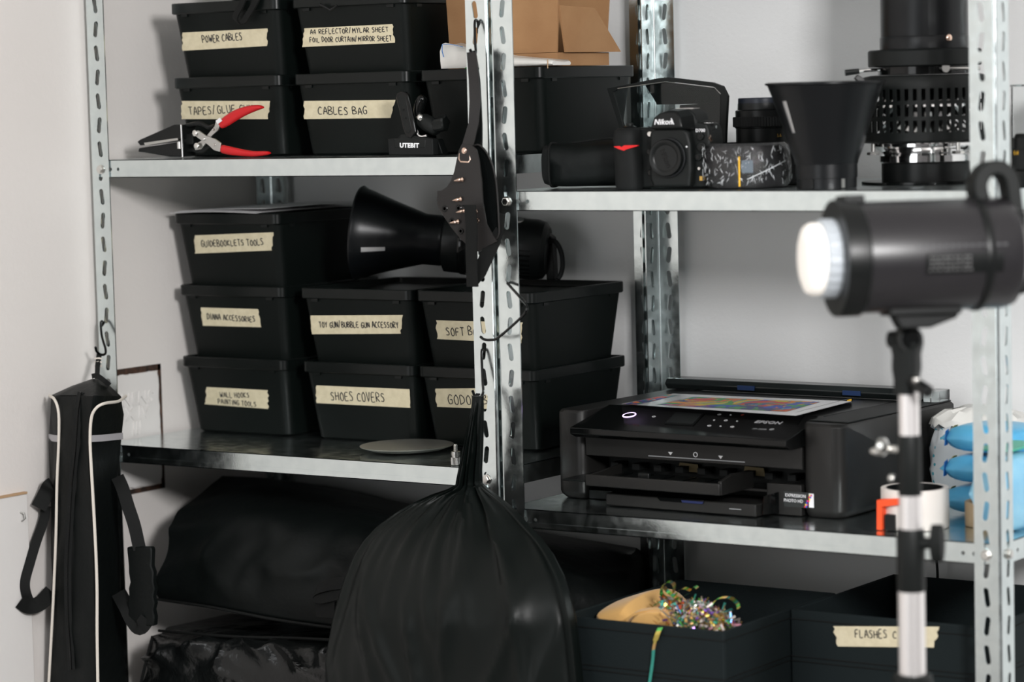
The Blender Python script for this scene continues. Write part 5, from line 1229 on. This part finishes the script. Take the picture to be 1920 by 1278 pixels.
# blue wipes packs stacked
PK = [(.070, .030), (.070, .030), (.066, .030)]
def pillow(c, w_, d_, h_, rot, m_, name, parent, rngs):
    lo = []
    for k in range(9):
        u_ = k/8; s_ = math.sin(u_*PI); hh = h_*(.10+.90*s_**.2); 
        lp = []
        for j in range(20):
            a = 2*PI*j/20; lp.append(Vector(((u_-.5)*w_, d_/2*math.copysign(abs(math.cos(a))**.6, math.cos(a)), h_/2+hh/2*math.copysign(abs(math.sin(a))**.7, math.sin(a)))))
        lo.append(lp)
    R_ = Matrix.Translation(c) @ Matrix.Rotation(rot, 4, 'Z')
    return M().loft(lo).xf(R_).build(name, m_, parent, smooth=70)
ppx = WZ(1842, 962, TP)
pbase = Vector((W(1800, 900, .235).x+.056, .225, TP)); hh = .0385
for k in range(3):
    c = pbase+Vector((.002*k, .0, k*(hh+.0012)))
    t_ = thing('wipes_pack', ['blue and white plastic wipes pack at the bottom of the small stack', 'blue and white plastic wipes pack in the middle of the small stack', 'blue and white plastic wipes pack on top of the small stack'][k], 'pack', c, 'blue packs at the end of the shelf')
    pillow(c, .10, .11, hh, PI/2*.86, bluef, 'film', t_, 0)
    d = Matrix.Rotation(PI/2*.86, 4, 'Z')
    vv = d @ Vector((0, 1, 0)); fr = c+Vector((-.052*math.cos(.0), -.028, hh*.55))
    M().prism([c+Vector((-.0575, -.012, .012)), c+Vector((-.0575, -.026, .012)), c+Vector((-.055, -.030, .030)), c+Vector((-.055, -.014, .030))], (-.001, 0, 0)).build('white_stripe', paper, t_)
    M().prism([c+Vector((-.0575, -.030, .010)), c+Vector((-.056, -.042, .010)), c+Vector((-.054, -.043, .029)), c+Vector((-.055, -.032, .031))], (-.001, 0, 0)).build('dark_blue_stripe', blued, t_)
    M().prism([c+Vector((-.056, -.010, .026)), c+Vector((-.056, -.022, .029)), c+Vector((-.052, -.020, .034)), c+Vector((-.052, -.010, .034))], (-.001, 0, 0)).build('leaf_print', mat('olive_leaf_print', (.25, .22, .02), .4), t_)
bgk = thing('blue_package', 'large light blue package with green print at the far right edge', 'package', (.66, .20, TP))
c = Vector((.690, .105, TP)); pillow(c, .10, .050, .098, PI/2*.9, mat('pale_blue_film', (.35, .68, .85), .3, bump=(30, .6, None, .006), var=(14, (.20, .52, .78))), 'film', bgk, 0)
M().loft([rrect(.690, .105, .048, .09, .008, TP+z_) for z_ in (.1035, .106)]).build('green_print_label', greenp, bgk)
# thin cable hanging behind the lower bins
cbl = M().tube(bz([W(1755,1040,.40), W(1757,1060,.40), W(1758,1085,.40), W(1757,1140,.40)]), .0018, 6).build('hanging_cable', rub, None, loc=W(1757,1060,.40)); tag(cbl, 'thin black cable hanging down the wall behind the right bin', 'cable')
# ================================================================ FABRIC BINS
ZB = .715+EPS
def bin_(x0, x1, ya, yb, zt_, label, rot=0):
    t_ = thing('fabric_bin', label, 'bin', ((x0+x1)/2, (ya+yb)/2, ZB), 'open dark fabric bins on the lowest right shelf')
    th = .004
    M().box(x0, x1, ya, ya+th, ZB, zt_).build('front_panel', binm, t_, bev=.0015)
    M().box(x0, x1, yb-th, yb, ZB, zt_).build('back_panel', binm, t_, bev=.0015)
    M().box(x0, x0+th, ya+th, yb-th, ZB, zt_).build('side_panel', binm, t_, bev=.0015)
    M().box(x1-th, x1, ya+th, yb-th, ZB, zt_).build('side_panel', binm, t_, bev=.0015)
    M().box(x0+th, x1-th, ya+th, yb-th, ZB, ZB+th).build('bottom_panel', binm, t_)
    for z_ in (zt_-.012, zt_-.060, zt_-.066):
        M().tube([(x0, ya-.0004, z_), (x1, ya-.0004, z_)], .0008, 5).build('stitching', web, t_)
        M().tube([(x1+.0004, ya, z_), (x1+.0004, yb, z_)], .0008, 5).build('stitching', web, t_)
    return t_
ZTL, ZTR = .990, .990
bL = bin_(.176, .4150, -.128, .168, ZTL, 'dark fabric bin pulled forward holding the felt hat and tinsel')
bR = bin_(.4170, .690, .040, .330, ZTR, 'dark fabric bin labelled FLASHES behind the light stand pole')
pn = Vector((0,-1,0)); tape(bR, [(1563,1173),(1762,1174),(1752,1213),(1572,1211)], (Vector((0,.040,.8)), pn, Vector((0,0,1))), [('FLASHES', (1605,1194), (1667,1195), 13), ('C', (1676,1196), (1685,1196), 12), ('K', (1720,1196), (1729,1196), 12)], 40, off=.0012)
# felt hat and tinsel
hat = thing('felt_hat', 'beige felt hat lying in the dark fabric bin', 'hat', (.25, .0, .90))
hc = W(1200, 1160, .00)
mm = M(); lo = []
H0 = [(1118,1172),(1128,1160),(1143,1133),(1160,1124),(1190,1114),(1222,1105),(1232,1108),(1250,1130),(1275,1160),(1290,1185)]
top = bz([W(x, y, .01) for x, y in H0], 5)
for p in top: p.z = max(p.z, ZB+.02); p.x = max(p.x, .192)
rowsH = []
for f_, dy in ((1.0, 0), (.985, -.03), (.94, -.055), (.87, -.075), (.78, -.085)):
    rowsH.append([Vector((hc.x+(p.x-hc.x)*(.94+.06*f_), .01+dy, .93+(p.z-.93)*f_)) for p in top])
backr = [[Vector((hc.x+(p.x-hc.x)*(.94+.06*f_), .01+dy, .93+(p.z-.93)*f_)) for p in top] for f_, dy in ((.97, .03), (.85, .06), (.6, .08))]
M().loft((backr[::-1]+rowsH)).build('crown', felt, hat, smooth=80, sub=1)
bp_ = bz([W(1176,1176,-.085), W(1180,1160,-.087), W(1193,1149,-.088), W(1210,1144,-.088), W(1235,1143,-.086), W(1262,1150,-.082)], 5)
M().ribbon(bp_, (0, .012, .002), .003).build('brim_edge', felt, hat)
M().prism([W(x, y, -.098) for x, y in ((1178,1180),(1183,1163),(1196,1152),(1212,1147),(1236,1147),(1262,1156),(1262,1186),(1180,1186))], (0, .010, 0)).build('brim', felt, hat, bev=.002)
rng = random.Random(21)
tcols = [(.75,.35,.45), (.1,.55,.45), (.75,.6,.15), (.25,.12,.6), (.8,.75,.7), (.7,.12,.06), (.15,.6,.15), (.15,.35,.75), (.8,.5,.2), (.75,.7,.8)]
tms = [mat('tinsel_foil_%s' % n, c_, .18, .85) for n, c_ in zip('rose teal gold violet silver red green blue amber lilac'.split(), tcols)]
mm = M()
def strip(p, d, w_, ln_, tw):
    d = Vector(d).normalized(); s_ = d.orthogonal().normalized(); s_ = (Matrix.Rotation(tw, 3, d) @ s_)*w_/2; n_ = d.cross(s_).normalized()
    q = p+d*ln_+n_*ln_*.25; m_ = p+d*ln_*.5+n_*ln_*.15
    mm.add([p-s_, p+s_, m_+s_, m_-s_, q+s_, q-s_], [(0,1,2,3), (3,2,4,5)])
for k in range(2400):
    px_ = rng.triangular(1225, 1405, 1310); topy = interp([(1225,1132),(1240,1118),(1262,1118),(1285,1128),(1320,1132),(1350,1142),(1375,1160),(1405,1180)], px_)
    yy = rng.uniform(topy, 1196); Yd = rng.uniform(-.108, -.03) if yy > 1150 else rng.uniform(-.09, .0)
    p = W(px_, yy, Yd); p.x = min(p.x, .395)
    mm.cur = rng.choices(range(10), (2,2,3,1,4,1,2,1,3,3))[0]
    strip(p, (rng.uniform(-1,1), rng.uniform(-1,.3), rng.uniform(-.8,1)), rng.uniform(.0016, .004), rng.uniform(.005, .013), rng.uniform(0, 6))
for pts in ([(1246,1124),(1240,1110),(1244,1096),(1254,1090),(1264,1096),(1262,1112)], [(1262,1130),(1268,1112),(1282,1102),(1296,1106),(1302,1098),(1308,1102)], [(1330,1140),(1345,1122),(1368,1120),(1382,1130),(1385,1140)], [(1245,1100),(1252,1108),(1262,1116),(1275,1122)], [(1270,1135),(1278,1120),(1292,1112)]):
    P_ = bz([W(x, y, -.05+rng.uniform(-.02, .02)) for x, y in pts], 4)
    for a, b in zip(P_, P_[1:]):
        mm.cur = rng.choice((6, 2, 8, 1, 6)); s_ = Vector((.0012, .002, .0012)); mm.add([a-s_, a+s_, b+s_, b-s_], [(0,1,2,3)])
ti = mm.build('tinsel', tms, None, loc=W(1310, 1175, -.07), smooth=False); tag(ti, 'heap of iridescent tinsel strips beside the felt hat in the bin', 'tinsel', None, 'stuff')
mm = M(); P_ = bz([W(1238,1176,-.132), W(1232,1190,-.1335), W(1226,1212,-.1325), W(1224,1235,-.1325), W(1221,1258,-.1325), W(1215,1300,-.1325), W(1212,1340,-.132)], 4)
for i, (a, b) in enumerate(zip(P_, P_[1:])):
    mm.cur = 6 if i < 2 else 2 if i < 7 else 8 if i < 9 else 1; w0 = .0035 if i < 6 else .002
    s_ = Vector((w0, .0004, .0006)); mm.add([a-s_, a+s_, b+s_, b-s_, a-s_+Vector((0,.0004,0)), a+s_+Vector((0,.0004,0)), b+s_+Vector((0,.0004,0)), b-s_+Vector((0,.0004,0))], [(0,1,2,3), (7,6,5,4), (0,4,5,1), (1,5,6,2), (2,6,7,3), (3,7,4,0)])
M2 = mm.build('tinsel_strand', tms, None, loc=P_[0], smooth=False); tag(M2, 'single yellow green tinsel strand hanging over the front of the bin', 'tinsel')
# ================================================================ FOREGROUND FLASH HEAD ON STAND
YF = -.34
sp0 = W(1706, 900, YF); SX, SY = sp0.x, sp0.y
fh = thing('flash_head', 'large black studio flash head with white dome lamp, out of focus in the foreground', 'studio light', (SX, SY, 1.36))
ang = math.radians(9)
fx = (Vector((_R.x, _R.y, 0))*math.cos(ang)+Vector((cF.x, cF.y, 0)).normalized()*math.sin(ang)).normalized()  # front -> tail
kpx = lambda Y: 1
tgt = W(1745, 478, YF)
fc = tgt.copy()                         # centre of the barrel
def along(px_): # signed distance along axis for a picture column
    lo_, hi_ = -.4, .4
    for _ in range(40):
        m_ = (lo_+hi_)/2; p = fc+fx*m_; d = p-cC; x_ = 960+FPX*d.dot(cR)/d.dot(cF)
        if x_ < px_: lo_ = m_
        else: hi_ = m_
    return m_
RB = .0595
s_front, s_back = along(1580), along(1893)
def ffl(prof, n=48): return M().lathe([(r, h) for r, h in prof], fc, fx, n)
ffl([(.052, s_front-.006), (RB-.001, s_front-.004), (RB, s_front), (RB, s_back-.012), (RB-.003, s_back-.002), (RB-.012, s_back+.004), (.03, s_back+.006)]).build('housing', housem, fh)
ffl([(RB+.0025, s_front-.010), (RB+.003, s_front-.008), (RB+.003, s_front+.014), (RB+.001, s_front+.016)]).build('mount_ring', blk, fh)
ffl([(RB+.0012, s_back-.045), (RB+.002, s_back-.043), (RB+.002, s_back-.038), (RB+.0012, s_back-.036)]).build('rear_band', blk, fh)
up = Vector((0,0,1)); vdf = (cC-fc); vdf = (vdf-fx*vdf.dot(fx)).normalized(); upf = fx.cross(vdf); upf = upf if upf.z > 0 else -upf; upf.normalize()
lo = []; n_ = 96; sr0, sr1 = along(1536), s_front-.009
a_ = vdf; b_ = upf
for h_, e_ in ((sr0, .002), (sr0+.002, 0), (sr1, 0)):
    lo.append([fc+fx*h_+(a_*math.cos(2*PI*j/n_)+b_*math.sin(2*PI*j/n_))*(.0425-e_-(.0012 if j % 4 < 2 else 0)) for j in range(n_)])
M().loft(lo).build('ribbed_collar', ribw, fh)
sg0 = along(1527)
dm = [(.036, sr0+.0005), (.0385, sr0-.0015), (.0385, sr0-.009), (.036, sr0-.014), (.030, sr0-.0165), (.018, sr0-.018), (.004, sr0-.0185)]
ffl(dm).build('glass_dome', lampg, fh)
for k in range(5):
    pass
# top rail, handle loop, side label, bottom bracket
def fp(h_, u_, v_): return fc+fx*h_+vdf*u_+upf*v_
def slab(h0_, h1_, u0, u1, v0, v1, name, m_, par=None, bev=.002):
    P_ = [fp(h_, u_, v_) for h_, u_, v_ in ((h0_,u0,v0),(h1_,u0,v0),(h1_,u1,v0),(h0_,u1,v0),(h0_,u0,v1),(h1_,u0,v1),(h1_,u1,v1),(h0_,u1,v1))]
    return M().add(P_, [(0,3,2,1),(4,5,6,7),(0,1,5,4),(1,2,6,5),(2,3,7,6),(3,0,4,7)]).build(name, m_, par or fh, bev=bev)
slab(s_front-.002, along(1618), -.016, .016, RB-.002, RB+.007, 'release_catch', blk)
hs_ = [fp(along(1840), 0, RB-.004), fp(along(1835), 0, RB+.012), fp(along(1842), 0, RB+.024), fp(along(1858), 0, RB+.031), fp(along(1878), 0, RB+.030), fp(along(1894), 0, RB+.018), fp(along(1900), 0, RB-.01), fp(along(1905), 0, RB-.04), fp(along(1903), 0, -.01)]
M().ribbon(bz(hs_, 6), vdf*.030, .016).build('carry_handle', blkm, fh, bev=.003)
slab(s_back-.03, along(1905), -.04, .04, -.045, .045, 'control_back', blk, bev=.006)
# curved print patches on the side of the barrel
def patch(p0_, p1_, a0_, a1_, name, m_, out=.0006, n=8):
    lo = []
    for h_ in (along(p0_), along(p1_)):
        outer = [fc+fx*h_+(vdf*math.cos(a0_+(a1_-a0_)*k/n)+upf*math.sin(a0_+(a1_-a0_)*k/n))*(RB+out) for k in range(n+1)]
        inner = [fc+fx*h_+(vdf*math.cos(a0_+(a1_-a0_)*k/n)+upf*math.sin(a0_+(a1_-a0_)*k/n))*(RB+.0001) for k in range(n+1)]
        lo.append(outer+inner[::-1])
    return M().loft(lo).build(name, m_, fh)
patch(1704, 1848, -.34, .02, 'rating_plate', blk)
rng = random.Random(4)
for r_ in range(4):
    for k in range(9):
        x0_ = 1710+k*9+rng.uniform(0, 2); patch(x0_, x0_+rng.uniform(4, 7), -.29+.075*r_, -.25+.075*r_, 'plate_print', printd, .0012, 2)
for k in range(14): patch(1692+k*12, 1699+k*12, .13, .17, 'side_lettering', mat('dim_print', (.07,.07,.075), .5), .0008, 2)
slab(along(1655), along(1790), -.020, .020, -RB-.004, -RB+.006, 'mount_shoe', blk, bev=.002)
P_ = [fp(along(1668), -.012, -RB-.0035), fp(along(1788), -.012, -RB-.0035), fp(along(1786), -.012, -RB-.008), fp(along(1735), -.012, -RB-.018), fp(along(1680), -.012, -RB-.018)]
M().prism(P_, vdf*.024).build('mount_bracket', blk, fh, bev=.002)
# stand
ls = thing('light_stand', 'silver and black light stand with clamp knobs carrying the flash head', 'light stand', (SX, SY, 0))
def zpx(y): return W(1706, y, YF).z
kx = 1/FPX*(W(1706, 700, YF)-cC).dot(cF)
def PX(x, y, dY=0): return W(x, y, YF+dY)
M().lathe([(.0135, -.012), (.0145, -.010), (.0145, .010), (.0135, .012)], PX(1702, 636), vdf, 28).build('tilt_joint', blkm, ls)
M().lathe([(.0105, .0121), (.0095, .016)], PX(1702, 636), vdf, 24).build('joint_cap', blkg, ls)
M().loft([rrect(PX(1700, y).x, SY, w_*kx, .026, .006, zpx(y)) for y, w_ in ((640, 58), (665, 46), (690, 48), (712, 40), (738, 42))]).build('tilt_bracket', blkm, ls, bev=.001)
M().tube([PX(1706,705,-.012), PX(1722,722,-.02), PX(1738,732,-.026), PX(1746,736,-.028)], [.006, .007, .0075, .0065], 12).build('locking_handle', blk, ls, sub=1)
M().ell(PX(1718, 712, -.024), .0042, .004, .0042).build('handle_screw', zinc, ls)
M().cyl(PX(1668, 636), PX(1684, 636), .009, .010, 20).build('joint_knob', blkm, ls)
pol = [(738, 828, 19.5, alu), (925, 998, 21.5, alu), (1105, 1268, 25.5, alu)]
for y0_, y1_, hw, m_ in pol: M().cyl((SX, SY, zpx(y1_)-.004), (SX, SY, zpx(y0_)+.003), hw*kx, hw*kx, 32).build('pole_section', m_, ls)
for y0_, y1_, hw in ((815, 930, 22), (990, 1108, 27)):
    M().lathe([(hw*kx*.92, 0), (hw*kx, .002), (hw*kx, (zpx(y0_)-zpx(y1_))-.006), (hw*kx*.9, zpx(y0_)-zpx(y1_))], (SX, SY, zpx(y1_)), Z_, 32).build('clamp_collar', blkm, ls)
M().cyl(PX(1690, 843), PX(1655, 840), .004, .0045, 14).build('collar_stud', zinc, ls)
M().lathe([(.006, 0), (.010, .003), (.010, .009), (.006, .012)], PX(1664, 838, -.006), (-1, -.2, .05), 18).build('spigot_knob', zinc, ls)
M().ell(PX(1672, 896, -.010), .0045, .0045, .0045).build('collar_screw', zinc, ls)
M().ell(PX(1645, 846, -.010), .009, .006, .0045).build('wing_nut', zinc, ls)
M().cyl(PX(1728, 1018), PX(1746, 1018), .007, .006, 14).build('knob_shaft', blkm, ls)
M().loft([[PX(1747+dx, 1018)+Vector((0, .007*math.cos(a), 0))+Vector((0,0,.021*math.sin(a))) for a in [2*PI*j/12 for j in range(12)]] for dx in (0, 5, 16, 21)]).build('clamp_knob', blkm, ls, bev=.001)
zk = zpx(1262)
M().lathe([(.020, -.045), (.022, -.043), (.022, -.003), (.019, 0)], (SX, SY, zk), Z_, 32).build('clamp_collar', blkm, ls)
M().cyl((SX, SY, .30), (SX, SY, zk-.04), .0175, .0175, 28).build('pole_section', alu, ls)
M().cyl((SX, SY, .42), (SX, SY, .47), .024, .024, 24).build('leg_collar', blkm, ls)
for k in range(3):
    a = .5+2*PI*k/3; d = Vector((math.cos(a), math.sin(a), 0))
    lg = M().cyl(Vector((SX, SY, .455))+d*.024, Vector((SX, SY, .012))+d*.34, .010, .010, 14).build('leg', alu, ls)
    M().cyl(Vector((SX, SY, .001))+d*.346, Vector((SX, SY, .03))+d*.333, .014, .013, 14).build('rubber_foot', rub, lg)

# seat the flash head just on the joint
